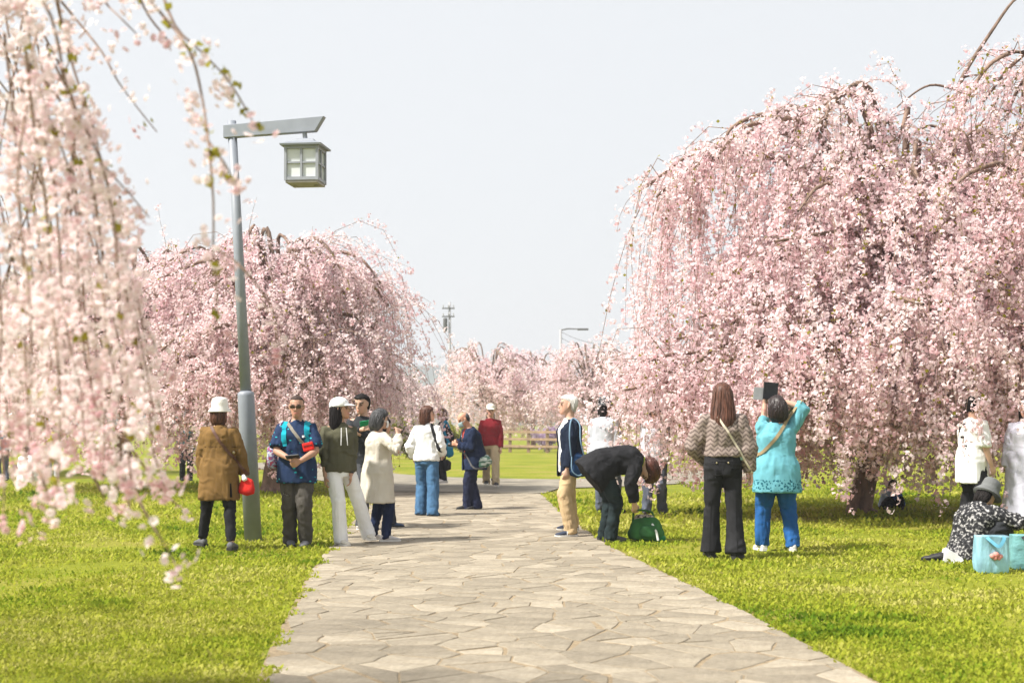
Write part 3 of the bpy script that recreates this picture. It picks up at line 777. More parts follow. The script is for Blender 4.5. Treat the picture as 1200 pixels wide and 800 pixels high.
# ------------------------------------------------------------------ spring haze in the air
m = bpy.data.materials.new('haze_air'); m.use_nodes = True; t = m.node_tree; t.nodes.clear()
o_ = N(t, 'ShaderNodeOutputMaterial'); v = N(t, 'ShaderNodeVolumePrincipled'); v.inputs['Density'].default_value = 0.001; v.inputs['Color'].default_value = (.92, .95, 1, 1); v.inputs['Anisotropy'].default_value = .2
t.links.new(v.outputs[0], o_.inputs['Volume'])
bm = bmesh.new(); add_box(bm, (0, 900, 31.5), (2600, 2600, 67)); hz = bm_obj('haze', bm, m, kind='stuff'); hz['label'] = 'thin pale spring haze filling the air of the park'; hz['category'] = 'haze'
# ------------------------------------------------------------------ people
M_skin, _t, _b = new_mat('skin')
_at = N(_t, 'ShaderNodeAttribute'); _at.attribute_name = 'col'
_t.links.new(_at.outputs['Color'], _b.inputs['Base Color']); _b.inputs['Roughness'].default_value = .55
_b.inputs['Subsurface Weight'].default_value = 0.0; _b.inputs['Specular IOR Level'].default_value = .35
MATS['skin'] = M_skin
M_hair_black = mat('hair_black', (0.012, 0.0095, 0.009), rough=.55, var=.5, scale=60, stretch=(1, 1, .12), bump=.2, bscale=90, spec=.12)
M_hair_brown = mat('hair_brown', (0.085, 0.035, 0.022), rough=.5, var=.6, scale=60, stretch=(1, 1, .12), bump=.35, bscale=90, spec=.3)
M_hair_white = mat('hair_white', (0.62, 0.60, 0.57), rough=.6, var=.25, scale=60, stretch=(1, 1, .15), bump=.5, bscale=90)
M_hair_grey = mat('hair_grey', (0.055, 0.055, 0.058), rough=.55, var=.7, scale=50, stretch=(1, 1, .15), bump=.5, bscale=90)
M_hair_red = mat('hair_auburn', (0.075, 0.022, 0.014), rough=.45, var=.5, scale=60, stretch=(1, 1, .2), bump=.5, bscale=90, spec=.5)
M_sole = mat('sole_white', (0.68, 0.66, 0.62), rough=.7, bump=.1); M_sole_d = mat('sole_dark', (0.03, 0.03, 0.03), rough=.7, bump=.1)
M_glass_d = mat('sunglass_lens', (0.02, 0.012, 0.010), rough=.15, bump=0, spec=.6)

def ik(a, b, l1, l2, pole):
    d = b - a; L = d.length
    if L > (l1 + l2) * .998: b = a + d * ((l1 + l2) * .998 / L); d = b - a; L = d.length
    t = max(-1, min(1, (l1 * l1 + L * L - l2 * l2) / (2 * l1 * L)))
    u = d.normalized(); p = pole - u * pole.dot(u)
    p = p.normalized() if p.length > 1e-5 else u.orthogonal()
    return a + u * (l1 * t) + p * (l1 * math.sqrt(max(0, 1 - t * t))), b

def remeshed(name, bm, voxel, smooth_n=3, ratio=1.0):
    me = bpy.data.meshes.new('tmp'); bmesh.ops.recalc_face_normals(bm, faces=bm.faces); bm.to_mesh(me); bm.free()
    o = bpy.data.objects.new('tmp', me); COL.objects.link(o)
    m = o.modifiers.new('r', 'REMESH'); m.mode = 'VOXEL'; m.voxel_size = voxel; m.use_smooth_shade = True
    if smooth_n:
        s = o.modifiers.new('s', 'SMOOTH'); s.iterations = smooth_n; s.factor = .5
    if ratio < 1:
        d = o.modifiers.new('d', 'DECIMATE'); d.ratio = ratio
    dg = bpy.context.evaluated_depsgraph_get()
    r = bpy.data.meshes.new_from_object(o.evaluated_get(dg)); r.name = name
    bpy.data.objects.remove(o); bpy.data.meshes.remove(me)
    r.polygons.foreach_set('use_smooth', [True] * len(r.polygons))
    return r

def fold(me, amp, seed, f=(9, 9, 5), extra=None):
    nr = [v.normal.copy() for v in me.vertices]
    off = Vector((seed * 3.1, seed * 1.7, seed * .9))
    for v, n in zip(me.vertices, nr):
        c = v.co; q = Vector((c.x * f[0], c.y * f[1], c.z * f[2])) + off
        a = amp
        if extra: a *= extra(c)
        w_ = (1 - abs(noise.noise(q)) * 2.6) * .8 + noise.noise(q * 2.3) * .5 - .9 * math.exp(-(noise.noise(q * 1.2 + Vector((7, c.x * 5, 1))) / .1) ** 2) + (.5 - abs(noise.noise(q * 1.7 + Vector((c.x * 6, 4, c.x * 8))))) * .5
        v.co = c + n * max(-.0075, a * w_)
    me.update()

TORSO = [(-.12, .13, .105, -.005), (-.05, .168, .122, -.012), (.03, .166, .12, -.008), (.14, .142, .102, 0), (.24, .146, .106, .004), (.34, .160, .116, .008), (.40, .156, .106, .0), (.44, .124, .088, -.004), (.475, .086, .072, -.005), (.505, .066, .06, 0)]
PEOPLE = {}
class Person:
    """Local frame: x right, y forward, z up, in units of a 1.70 m figure scaled by s."""
    def __init__(p, key, label, px, py, H, face, feet=None, hips=(0, 0, .93), lean=(0, 0, 0), twist=0, hl=None, hr=None, el=None, er=None, head=(0, 0),
                 girth=1.0, shw=1.0, hipw=1.0, group=None, d=None, z=0.0, knees=None, female=False, voxel=.010, grip=.6, hd=None, kneeL=None, kneeR=None, neck=0):
        p.key = key; p.s = s = H / 1.70; p.girth = girth; p.shw = shw; p.hipw = hipw; p.vox = voxel
        if d is None: loc = G(px, py)
        else: loc = Vector(((px - 600) * d / F, d, 0))
        loc.z = z; p.loc = loc; p.th = R(face)
        p.root = empty('person', loc, p.th, s); tag(p.root, label, 'person', group)
        p.Minv = (Matrix.Translation(loc) @ Matrix.Rotation(p.th, 4, 'Z') @ Matrix.Scale(s, 4)).inverted()
        p.Mw = p.Minv.inverted()
        def T(v):
            if v is None: return None
            if isinstance(v, tuple) and v[0] == 'px': return p.Minv @ P(v[1], v[2], loc.y + v[3])
            return Vector(v)
        def TF(v):
            if v[0] == 'px':
                q = p.Minv @ G(v[1], v[2]); return (q.x, q.y, v[3], 0, 0)
            return tuple(v) + (0,) * (5 - len(v))
        feet = [TF(f) for f in (feet or [(-.1, 0, 8), (.1, 0, -8)])]
        p.feet = feet
        # spine
        hip = Vector(hips); p.hipc = hip
        pitch0, pitch1, roll = [R(a) for a in lean]; n = 24; L = .52
        def frame(t):
            tt = max(0, min(1, t / L)); pi = pitch0 + (pitch1 - pitch0) * (tt ** .8); tw = R(twist) * tt
            rot = Matrix.Rotation(roll * tt, 3, 'Y') @ Matrix.Rotation(-pi, 3, 'X') @ Matrix.Rotation(tw, 3, 'Z')
            return rot @ Vector((1, 0, 0)), rot @ Vector((0, 1, 0)), rot @ Vector((0, 0, 1))
        pos = [hip.copy()]
        for k in range(n): pos.append(pos[-1] + frame((k + .5) * L / n)[2] * (L / n))
        def sp(t):
            if t <= 0: return hip + frame(0)[2] * t
            if t >= L: return pos[-1] + frame(L)[2] * (t - L)
            k = t / L * n; i = min(n - 1, int(k)); return pos[i].lerp(pos[i + 1], k - i)
        p.sp, p.frame = sp, frame
        r, f, u = frame(L)
        # head
        hy, hp = R(head[0]), R(head[1])
        up0 = (u * .5 + Vector((0, 0, 1)) * .5).normalized() if hd is None else Vector(hd).normalized()
        yaw_f = f
        nb = sp(.50); p.neck = nb
        nd = (u * .75 + up0 * .25 + f * .12).normalized()
        ntop = nb + nd * .058
        rx = yaw_f.cross(up0).normalized(); fy = up0.cross(rx).normalized()
        base = Matrix((rx, fy, up0)).transposed()
        p.hrot = base @ Matrix.Rotation(hy, 3, 'Z') @ Matrix.Rotation(-hp, 3, 'X')
        p.hc = ntop + p.hrot @ Vector((0, .022, .098))
        # arms
        p.sh = {-1: sp(.412) + r * (-.163 * shw), 1: sp(.412) + r * (.163 * shw)}
        p.arm = {}
        for sg, h, e in ((-1, T(hl), el), (1, T(hr), er)):
            a = p.sh[sg]
            if h is None: h = hip + Vector((sg * (.235 * max(1, girth * .97)), .03, -.20)) + (a - Vector((sg * .172, 0, 1.375))) * .3
            pole = Vector(e) if e is not None else (-f * .8 + r * sg * .35 - u * .2)
            el_, w_ = ik(a, h, .285, .245, pole)
            p.arm[sg] = (a, el_, w_)
        # legs
        p.leg = {}
        for sg, ft, kn in ((-1, feet[0], kneeL), (1, feet[1], kneeR)):
            r0, f0, u0 = frame(0)
            hj = hip + r0 * sg * .085 * hipw - u0 * .03
            an = Vector((ft[0], ft[1], .085 + ft[3]))
            pole = Vector(kn) if kn is not None else Vector((math.sin(-R(ft[2])) * .6 + sg * .04, 1, 0))
            k_, a_ = ik(hj, an, .425, .41, pole)
            p.leg[sg] = (hj, k_, a_)
        p.parts = []
        p.body(grip)
        PEOPLE[key] = p
    def W(p, v): return p.Mw @ Vector(v)
    def add(p, name, me, material, parent=None):
        o = link(name, me, material, parent or p.root)
        p.parts.append(o); return o
    def addbm(p, name, bm, material, parent=None, smooth=True):
        me = bpy.data.meshes.new(name); bmesh.ops.recalc_face_normals(bm, faces=bm.faces); bm.to_mesh(me); bm.free()
        if smooth: me.polygons.foreach_set('use_smooth', [True] * len(me.polygons))
        return p.add(name, me, material, parent)
    def torso_rings(p, off, t0, t1, flare=0.0, n=20, offs=None, front=0.0, taper=0.0):
        ts = [t for t in np.linspace(t0, t1, max(6, int((t1 - t0) / .045)))]
        prof = np.array(TORSO); rings = []
        for t in ts:
            tt = max(t, -.05)
            rx = np.interp(tt, prof[:, 0], prof[:, 1]); ry = np.interp(tt, prof[:, 0], prof[:, 2]); yo = np.interp(tt, prof[:, 0], prof[:, 3])
            gg = p.girth if t < .36 else 1 + (p.girth - 1) * .5
            rx *= gg * (p.hipw if t < .1 else 1.0) * (p.shw if t > .3 else 1); ry *= gg * (1 + max(0, p.girth - 1) * (.8 if t < .3 else .3))
            fl = flare * max(0, (.2 - t)) if t < .2 else 0
            if taper: rx *= 1 - taper * min(1, max(0, (-.03 - t) / .10))
            o_ = off * (1 - .65 * min(1, max(0, (t - .36) / .1))) + fl
            r, f, u = p.frame(t); c = p.sp(t)
            e = 2.35
            ring = []
            for k in range(n):
                a = 2 * math.pi * k / n; ca, sa = math.cos(a), math.sin(a)
                x = math.copysign(abs(ca) ** (2 / e), ca) * (rx + o_); y = math.copysign(abs(sa) ** (2 / e), sa) * (ry + o_ * .9 + (front if sa > 0 else 0)) + yo
                ring.append(c + r * x + f * y)
            rings.append(ring)
        return rings
    def body(p, grip):
        bm = bmesh.new()
        loft(bm, p.torso_rings(-.014, -.08, .505))
        nb = p.sp(.46); tube(bm, [nb, p.neck, p.hc + p.hrot @ Vector((0, -.025, -.05))], [.068, .056, .056], n=12)
        # head: cranium and jaw by slices
        sl = [(-.118, .022, .082, .045), (-.108, .036, .093, .015), (-.085, .050, .097, -.03), (-.055, .062, .094, -.062), (-.02, .070, .091, -.085), (.02, .075, .091, -.099), (.06, .076, .086, -.101), (.09, .065, .066, -.085), (.11, .043, .038, -.058), (.121, .018, .008, -.028)]
        H_ = lambda x, y, z: p.hc + p.hrot @ Vector((x, y, z))
        rings = []
        for z, hw, yf, yb in sl:
            cy, hy = (yf + yb) / 2, (yf - yb) / 2
            rings.append([H_(math.cos(2 * math.pi * k / 20) * hw, cy + math.sin(2 * math.pi * k / 20) * hy, z) for k in range(20)])
        loft(bm, rings)
        tube(bm, [H_(0, .088, .022), H_(0, .098, -.005), H_(0, .108, -.032)], [.008, .010, .013], n=8)   # nose
        tube(bm, [H_(-.018, .092, -.066), H_(0, .097, -.066), H_(.018, .092, -.066)], [.007, .009, .007], n=8)    # lips
        tube(bm, [H_(-.045, .078, .028), H_(0, .09, .026), H_(.045, .078, .028)], [.008, .008, .008], n=8)        # brow ridge
        for sg in (-1, 1): tube(bm, [H_(sg * .074, -.004, -.035), H_(sg * .083, -.012, -.005), H_(sg * .082, -.014, .022)], [.008, .012, .011], n=8)
        for sg in (-1, 1):
            a, e, w_ = p.arm[sg]
            tube(bm, [p.sp(.43) + (a - p.sp(.43)) * .5, a, a.lerp(e, .35), a.lerp(e, .8), e, e.lerp(w_, .25), e.lerp(w_, .7), w_], [.058, .056, .05, .042, .040, .041, .033, .027], n=12)
            p.hand(bm, sg, e, w_, grip)
            h, k, an = p.leg[sg]
            gg = math.sqrt(p.girth)
            tube(bm, [h, h.lerp(k, .3), h.lerp(k, .8), k, k.lerp(an, .3), k.lerp(an, .7), an], [.072 * gg, .070 * gg, .052, .046, .046, .036, .033], n=12)
            ft = p.feet[0 if sg < 0 else 1]; fd = Vector((-math.sin(R(ft[2])), math.cos(R(ft[2])), 0))
            tube(bm, [an - fd * .03 + Vector((0, 0, -.05)), an + fd * .06 + Vector((0, 0, -.055)), an + fd * .14 + Vector((0, 0, -.065))], [.03, .032, .02], n=10)
        me = remeshed('body', bm, p.vox * .75, 2, .14 if p.vox < .011 else .08)
        inv = p.hrot.transposed()
        col = np.zeros((len(me.vertices), 4), dtype=np.float32); base = SKIN[p.key] if p.key in SKIN else (.50, .31, .225)
        for i, v in enumerate(me.vertices):
            q = inv @ (v.co - p.hc); c = Vector(base)
            if q.y > .05 and abs(q.z) < .13:
                for sg in (-1, 1):
                    if abs(q.x - sg * .031) < .016 and abs(q.z - .004) < .009: c = Vector((.03, .02, .018))
                    if abs(q.x - sg * .032) < .022 and abs(q.z - .030) < .007: c = Vector((.06, .04, .03))
                if abs(q.x) < .024 and abs(q.z + .066) < .009: c = Vector((.42, .16, .13))
                elif q.z < .0 and .02 < abs(q.x) < .06: c = Vector((base[0] * 1.06, base[1] * .92, base[2] * .9))
            col[i, :3] = c; col[i, 3] = 1
        at = me.attributes.new('col', 'FLOAT_COLOR', 'POINT'); at.data.foreach_set('color', col.ravel())
        p.bodyo = p.add('body', me, M_skin)
    def hand(p, bm, sg, e, w_, grip):
        d = (w_ - e).normalized()
        toward = p.sp(.2) - w_; nrm = toward - d * toward.dot(d)
        nrm = nrm.normalized() if nrm.length > 1e-4 else d.orthogonal()
        across = d.cross(nrm).normalized()
        # thumb side: forwards for hanging arms
        r, f, u = p.frame(.3)
        if across.dot(f + u * .5) < 0: across = -across
        c = w_ + d * .05
        rings = []
        for q, wd, th in ((0, .024, .018), (.03, .036, .016), (.065, .042, .014), (.09, .040, .012)):
            o_ = w_ + d * q
            rings.append([o_ + across * math.cos(2 * math.pi * k / 10) * wd + nrm * math.sin(2 * math.pi * k / 10) * th for k in range(10)])
        loft(bm, rings)
        for k, (off, ln) in enumerate(((.031, .068), (.0105, .078), (-.0105, .072), (-.031, .056))):
            b = w_ + d * .085 + across * off; g_ = grip
            d1 = (d * math.cos(g_ * .8) + nrm * math.sin(g_ * .8)); d2 = (d * math.cos(g_ * 1.9) + nrm * math.sin(g_ * 1.9)); d3 = (d * math.cos(g_ * 2.7) + nrm * math.sin(g_ * 2.7))
            p1 = b + d1 * ln * .45; p2 = p1 + d2 * ln * .32; p3 = p2 + d3 * ln * .23
            tube(bm, [b - d * .01, b, p1, p2, p3], [.0088, .009, .0085, .008, .007], n=7)
        tb = w_ + d * .028 + across * .03
        tdir = (d * .65 + across * .55 + nrm * .45).normalized(); tube(bm, [tb - across * .012, tb + tdir * .03, tb + tdir * .03 + (d * .9 + nrm * .45) * .032], [.012, .0105, .008], n=8)
    def trousers(p, material, rad=(.105, .098, .080, .075, .072), hem=.04, top=.10, flare=0, amp=.013, n=14, name='trousers'):
        bm = bmesh.new()
        loft(bm, p.torso_rings(.014, -.13, top, taper=.4))
        for sg in (-1, 1):
            h, k, a = p.leg[sg]
            dn = (a - k).normalized(); hemp = a + dn * (.085 - hem - .0)
            gg = math.sqrt(p.girth) * (.5 + .5 * p.hipw)
            r0, f0, u0 = p.frame(0)
            tube(bm, [p.hipc + (h - p.hipc) * .75 + u0 * .04, h - u0 * .02, h.lerp(k, .4), h.lerp(k, .8), k, k.lerp(a, .3), k.lerp(a, .7), hemp],
                 [rad[0] * .95 * gg, rad[0] * gg, rad[1] * gg, (rad[1] + rad[2]) / 2 * gg, rad[2], rad[3] * .5 + rad[2] * .5, rad[3], rad[4]], n=n, roundcap=False)
        me = remeshed(name, bm, p.vox * 1.2, 4, .33)
        k0 = {sg: p.leg[sg] for sg in (-1, 1)}
        def ex(c): return .7 + 1.2 * max(math.exp(-((c - k0[-1][1]).length / .13) ** 2), math.exp(-((c - k0[1][1]).length / .13) ** 2), math.exp(-((c - k0[-1][2]).length / .13) ** 2), math.exp(-((c - k0[1][2]).length / .13) ** 2))
        fold(me, amp, hash(p.key) % 17 if False else sum(map(ord, p.key)) % 17, (7, 7, 13), ex)
        p.trs = p.add(name, me, material); return p.trs
    def top(p, material, off=.02, hem=-.06, sleeve=.97, rs=(.068, .062, .055, .045), flare=.0, collar=.0, amp=.006, name='shirt', cut=None, front=0.0, mats=None, hemring=0.0):
        bm = bmesh.new()
        loft(bm, p.torso_rings(off, hem, .485 + collar, flare, front=front))
        if collar >= 0:
            c = p.sp(.49); u = p.frame(.52)[2]; tube(bm, [c - u * .05, c + u * (.012 + collar)], [.088, .066], n=14, roundcap=False)
        for sg in (-1, 1):
            a, e, w_ = p.arm[sg]
            pts = [p.sp(.40) + (a - p.sp(.42)) * .45, a, a.lerp(e, .4), e]
            rad = [rs[0] * .98, rs[0] * .93, rs[1], rs[2]]
            if sleeve >= .5:
                q = (sleeve - .5) * 2; pts += [e.lerp(w_, q * .5), e.lerp(w_, q)]; rad += [(rs[2] + rs[3]) / 2, rs[3]]
            else:
                q = sleeve * 2; pts = pts[:2] + [a.lerp(e, q * .5), a.lerp(e, q)]; rad = rad[:2] + [rs[1], rs[1] * 1.05]
            tube(bm, pts, rad, n=14, roundcap=False)
        me = remeshed(name, bm, p.vox * 1.2, 3, .45)
        el = [p.arm[sg][1] for sg in (-1, 1)]
        def ex(c): return .7 + .7 * max(math.exp(-((c - e).length / .12) ** 2) for e in el)
        fold(me, amp * 1.7, sum(map(ord, p.key)) % 13 + 3, (8, 8, 5), ex)
        if cut:
            bm = bmesh.new(); bm.from_mesh(me)
            dl = [f_ for f_ in bm.faces if cut(f_.calc_center_median())]
            bmesh.ops.delete(bm, geom=dl, context='FACES'); bm.to_mesh(me); bm.free()
        o = p.add(name, me, material)
        if cut:
            sm = o.modifiers.new('thickness', 'SOLIDIFY'); sm.thickness = .008; sm.offset = -1
        p.topo = o; return o
    def shoes(p, material, sole=None, ln=.27, wd=.048, heel=0.0, name='shoe', high=.075):
        os_ = []
        for i, sg in ((0, -1), (1, 1)):
            ft = p.feet[i]; a = p.leg[sg][2]
            fd = Vector((-math.sin(R(ft[2])), math.cos(R(ft[2])), 0)); sd_ = Vector((fd.y, -fd.x, 0))
            pit = R(ft[4]); fdp = (fd * math.cos(pit) + Vector((0, 0, -math.sin(pit)))); upv = sd_.cross(fdp) * -1
            if upv.z < 0: upv = -upv
            org = a - upv * .08
            def q(y, x, z): return org + fdp * y + sd_ * x + upv * z
            bm = bmesh.new()
            rings = []
            for y, w_, h in ((-.075, .024, .055), (-.062, .036, .078), (-.02, .040, .085), (.04, .042, .078), (.10, .047, .055), (.15, .044, .043), (.182, .030, .034), (.195, .014, .026)):
                w2 = w_ * wd / .048; y2 = y * ln / .27
                rings.append([q(y2, math.cos(t) * w2, .012 + (math.sin(t) * .5 + .5) * h * high / .075) for t in [2 * math.pi * k / 14 for k in range(14)]])
            loft(bm, rings); o = p.addbm(name, bm, material); os_.append(o)
            bm = bmesh.new(); rings = []
            for y, w_, z0, z1 in ((-.083, .026, 0, .03), (-.068, .040, 0, .03), (0, .042, 0, .026), (.08, .048, 0, .024), (.15, .047, 0, .022), (.188, .034, .004, .022), (.204, .014, .01, .022)):
                w2 = w_ * wd / .048; y2 = y * ln / .27
                rings.append([q(y2, -w2, z0), q(y2, w2, z0), q(y2, w2 * .98, z1), q(y2, -w2 * .98, z1)])
            loft(bm, rings); p.addbm('sole', bm, sole or M_sole_d, o, smooth=False)
            if heel:
                bm = bmesh.new(); add_box(bm, q(-.045, 0, -heel / 2 + .005), (.055, .06, heel), bevel=.006); p.addbm('heel', bm, sole or M_sole_d, o, smooth=False)
        return os_
    def HL(p, sl, n=24, nz=.006, nf=(40, 40, 5), cap=True):
        """loft in head coordinates; sl: (z, halfwidth, yfront, yback)"""
        bm = bmesh.new(); rings = []
        for z, hw, yf, yb in sl:
            cy, hy = (yf + yb) / 2, (yf - yb) / 2; ring = []
            for k in range(n):
                a = 2 * math.pi * k / n; v = Vector((math.cos(a) * hw, cy + math.sin(a) * hy, z))
                m_ = 1 + nz * 10 * noise.noise(Vector((v.x * nf[0], v.y * nf[1], v.z * nf[2] + sum(map(ord, p.key)))))
                v = Vector((v.x * m_, cy + (v.y - cy) * m_, z)); ring.append(p.hc + p.hrot @ v)
            rings.append(ring)
        loft(bm, rings, cap); return bm
    def hair(p, style, material, ztop=.2):
        S = {'short': [(-.075, .052, -.055, -.088), (-.045, .070, -.03, -.105), (-.01, .079, -.018, -.115), (.02, .0835, -.008, -.119), (.045, .085, .015, -.119), (.066, .085, .045, -.117), (.078, .083, .088, -.112), (.095, .076, .092, -.101), (.115, .058, .062, -.078), (.132, .026, .018, -.035)],
             'thin': [(-.06, .055, -.06, -.085), (-.03, .071, -.035, -.105), (.0, .079, -.02, -.112), (.03, .081, -.02, -.112), (.055, .079, -.03, -.110), (.075, .066, -.05, -.1)],
             'buzz': [(-.05, .06, -.05, -.09), (-.02, .0735, -.02, -.104), (.02, .079, .0, -.108), (.05, .080, .02, -.108), (.068, .0785, .04, -.105), (.084, .073, .074, -.098), (.098, .065, .066, -.086), (.118, .042, .036, -.058), (.127, .018, .006, -.025)],
             'bob': [(-.17, .07, -.02, -.115), (-.15, .090, .01, -.13), (-.11, .096, .03, -.135), (-.06, .096, .045, -.13), (-.02, .095, .04, -.127), (.03, .093, .05, -.125), (.055, .092, .085, -.122), (.08, .086, .095, -.115), (.11, .065, .07, -.09), (.134, .028, .02, -.04)],
             'long': [(-.33, .06, -.08, -.15), (-.30, .10, -.06, -.165), (-.24, .118, -.03, -.16), (-.15, .115, -.0, -.145), (-.08, .105, .02, -.137), (-.02, .095, .03, -.127), (.03, .093, .045, -.125), (.06, .091, .085, -.12), (.085, .084, .093, -.112), (.112, .063, .07, -.09), (.134, .028, .02, -.04)],
             'wavy': [(-.15, .06, -.04, -.10), (-.125, .092, -.01, -.135), (-.08, .108, .02, -.148), (-.03, .109, .03, -.145), (.03, .104, .04, -.136), (.06, .094, .085, -.126), (.09, .084, .094, -.112), (.117, .063, .07, -.09), (.142, .028, .02, -.04)],
             'nape': [(-.16, .06, -.035, -.10), (-.13, .085, -.01, -.12), (-.08, .090, .0, -.125), (-.02, .086, .0, -.12), (.02, .083, .0, -.118)]}[style]
        nz = .012 if style in ('wavy',) else .006
        zs = [q[0] for q in S]; zz = np.linspace(zs[0], min(ztop, zs[-1]), 22)
        sl = [(z, np.interp(z, zs, [q[1] for q in S]), np.interp(z, zs, [q[2] for q in S]), np.interp(z, zs, [q[3] for q in S])) for z in zz]
        bm = p.HL(sl, 28, nz, (26, 26, 10) if style == 'wavy' else (45, 45, 4))
        if p.vox < .011 and style != 'buzz':      # loose locks over the mass of hair
            rd = random.Random(sum(map(ord, p.key))); zt = sl[-1][0]; zb = sl[0][0]; Z = [q[0] for q in sl]
            for k in range(80):
                a = rd.uniform(0, 2 * math.pi); dr = rd.uniform(-.35, .35); z0 = zt - rd.random() ** 2 * .1; z1 = zb + rd.uniform(-.022, .05); pts = []
                if z1 > z0 - .03: continue
                gro = rd.uniform(1.0, 1.045); wv = rd.uniform(0, .05) if style == 'wavy' else rd.uniform(0, .015)
                for j in range(6):
                    q = j / 5; z = z0 + (z1 - z0) * q; zc = max(zb, min(zt, z)); aa = a + dr * q + wv * 6 * math.sin(q * 9 + k)
                    hw = np.interp(zc, Z, [s_[1] for s_ in sl]); yf = np.interp(zc, Z, [s_[2] for s_ in sl]); yb = np.interp(zc, Z, [s_[3] for s_ in sl])
                    pts.append(p.hc + p.hrot @ Vector((math.cos(aa) * hw * gro, (yf + yb) / 2 + math.sin(aa) * (yf - yb) / 2 * gro, z)))
                tube(bm, pts, [.004, .006, .0065, .006, .005, .002], n=4, roundcap=False)
        return p.addbm('hair', bm, material)
    def bucket_hat(p, material, brim=.05, crown=.135, drop=.045):
        sl = [(.028 - drop, .098 + brim, .105 + brim, -.118 - brim), (.030 - drop + .004, .099 + brim, .106 + brim, -.119 - brim), (.045, .094, .102, -.118), (.07, .095, .102, -.119), (crown - .02, .087, .092, -.11), (crown - .002, .072, .075, -.095), (crown + .006, .04, .04, -.06)]
        o = p.addbm('hat', p.HL(sl, 26, .0025, (20, 20, 20)), material); return o
    def cap(p, material):
        sl = [(.030, .096, .106, -.128), (.05, .098, .108, -.13), (.085, .094, .10, -.122), (.118, .077, .078, -.102), (.14, .048, .042, -.07), (.15, .014, .0, -.03)]
        o = p.addbm('cap', p.HL(sl, 26, .001), material)
        bm = bmesh.new(); rings = []
        for y, w_, z in ((.07, .086, .048), (.11, .085, .045), (.14, .076, .036), (.165, .06, .026), (.185, .032, .018)):
            rings.append([p.hc + p.hrot @ Vector((x * w_, y, z - .25 * (x * w_) ** 2 * 8 + dz)) for dz, xs in ((0, np.linspace(-1, 1, 7)), (.006, np.linspace(1, -1, 7))) for x in xs])
        loft(bm, rings); p.addbm('visor', bm, material, o); return o
    def mask(p, material):
        bm = bmesh.new(); rings = []
        for z in np.linspace(-.10, -.012, 7):
            q = (z + .056) / .044; b = .112 + .012 * (1 - q * q)
            rings.append([p.hc + p.hrot @ Vector((x * .062, b - .055 * x * x + dy, z)) for dy, xs in ((0, np.linspace(-1, 1, 9)), (-.006, np.linspace(1, -1, 9))) for x in xs])
        loft(bm, rings)
        for sg in (-1, 1): tube(bm, [p.hc + p.hrot @ Vector((sg * .06, .058, -.035)), p.hc + p.hrot @ Vector((sg * .082, -.0, -.01))], [.003, .003], n=5)
        return p.addbm('face_mask', bm, material)
    def glasses(p, dark=True):
        bm = bmesh.new()
        for sg in (-1, 1):
            add_box(bm, p.hc + p.hrot @ Vector((sg * .034, .103, .004)), (.052, .008, .032), p.hrot, bevel=.003)
            tube(bm, [p.hc + p.hrot @ Vector((sg * .062, .098, .012)), p.hc + p.hrot @ Vector((sg * .084, .0, .008))], [.003, .003], n=5)
        tube(bm, [p.hc + p.hrot @ Vector((-.01, .108, .01)), p.hc + p.hrot @ Vector((.01, .108, .01))], [.003, .003], n=5)
        return p.addbm('sunglasses', bm, M_glass_d, smooth=False)
    def bvh(p):
        if getattr(p, '_bv', (0, 0))[0] == len(p.parts): return p._bv[1]
        bm = bmesh.new()
        for o in p.parts:
            if o.name.split('.')[0] in ('shirt', 'robe', 'coat', 'jacket', 'trousers', 'hoodie', 'cardigan', 'sweater', 'blouse', 'tunic', 'vest'): bm.from_mesh(o.data)
        t = BVHTree.FromBMesh(bm); bm.free(); p._bv = (len(p.parts), t); return t
    def cast(p, px, py):
        o_ = p.Minv @ Vector((0, 0, CH)); d = ((p.Minv @ P(px, py, p.loc.y)) - o_).normalized()
        h = p.bvh().ray_cast(o_, d); return h[0] if h[0] is not None else p.Minv @ P(px, py, p.loc.y)
    def patch(p, name, corners, material, lift=.003, n=6, parent=None):
        """thin piece of cloth lying on the clothes, its corners given where the photo shows them"""
        o_ = p.Minv @ Vector((0, 0, CH)); t = p.bvh(); bm = bmesh.new(); g_ = []
        (ax, ay), (bx, by), (cx, cy), (dx, dy) = corners
        for j in range(n + 1):
            row = []
            for i in range(n + 1):
                u, v = i / n, j / n
                x = (ax * (1 - u) + bx * u) * (1 - v) + (dx * (1 - u) + cx * u) * v; y = (ay * (1 - u) + by * u) * (1 - v) + (dy * (1 - u) + cy * u) * v
                d = ((p.Minv @ P(x, y, p.loc.y)) - o_).normalized(); h = t.ray_cast(o_, d)
                if h[0] is None: bm.free(); return None
                row.append(bm.verts.new(h[0] - d * lift))
            g_.append(row)
        for j in range(n):
            for i in range(n): bm.faces.new((g_[j][i], g_[j][i + 1], g_[j + 1][i + 1], g_[j + 1][i]))
        bmesh.ops.solidify(bm, geom=bm.faces[:], thickness=.003)
        return p.addbm(name, bm, material, parent)
    def thing(p, name, label, cat):
        o = empty(name, p.loc, p.th, p.s); tag(o, label, cat); return o
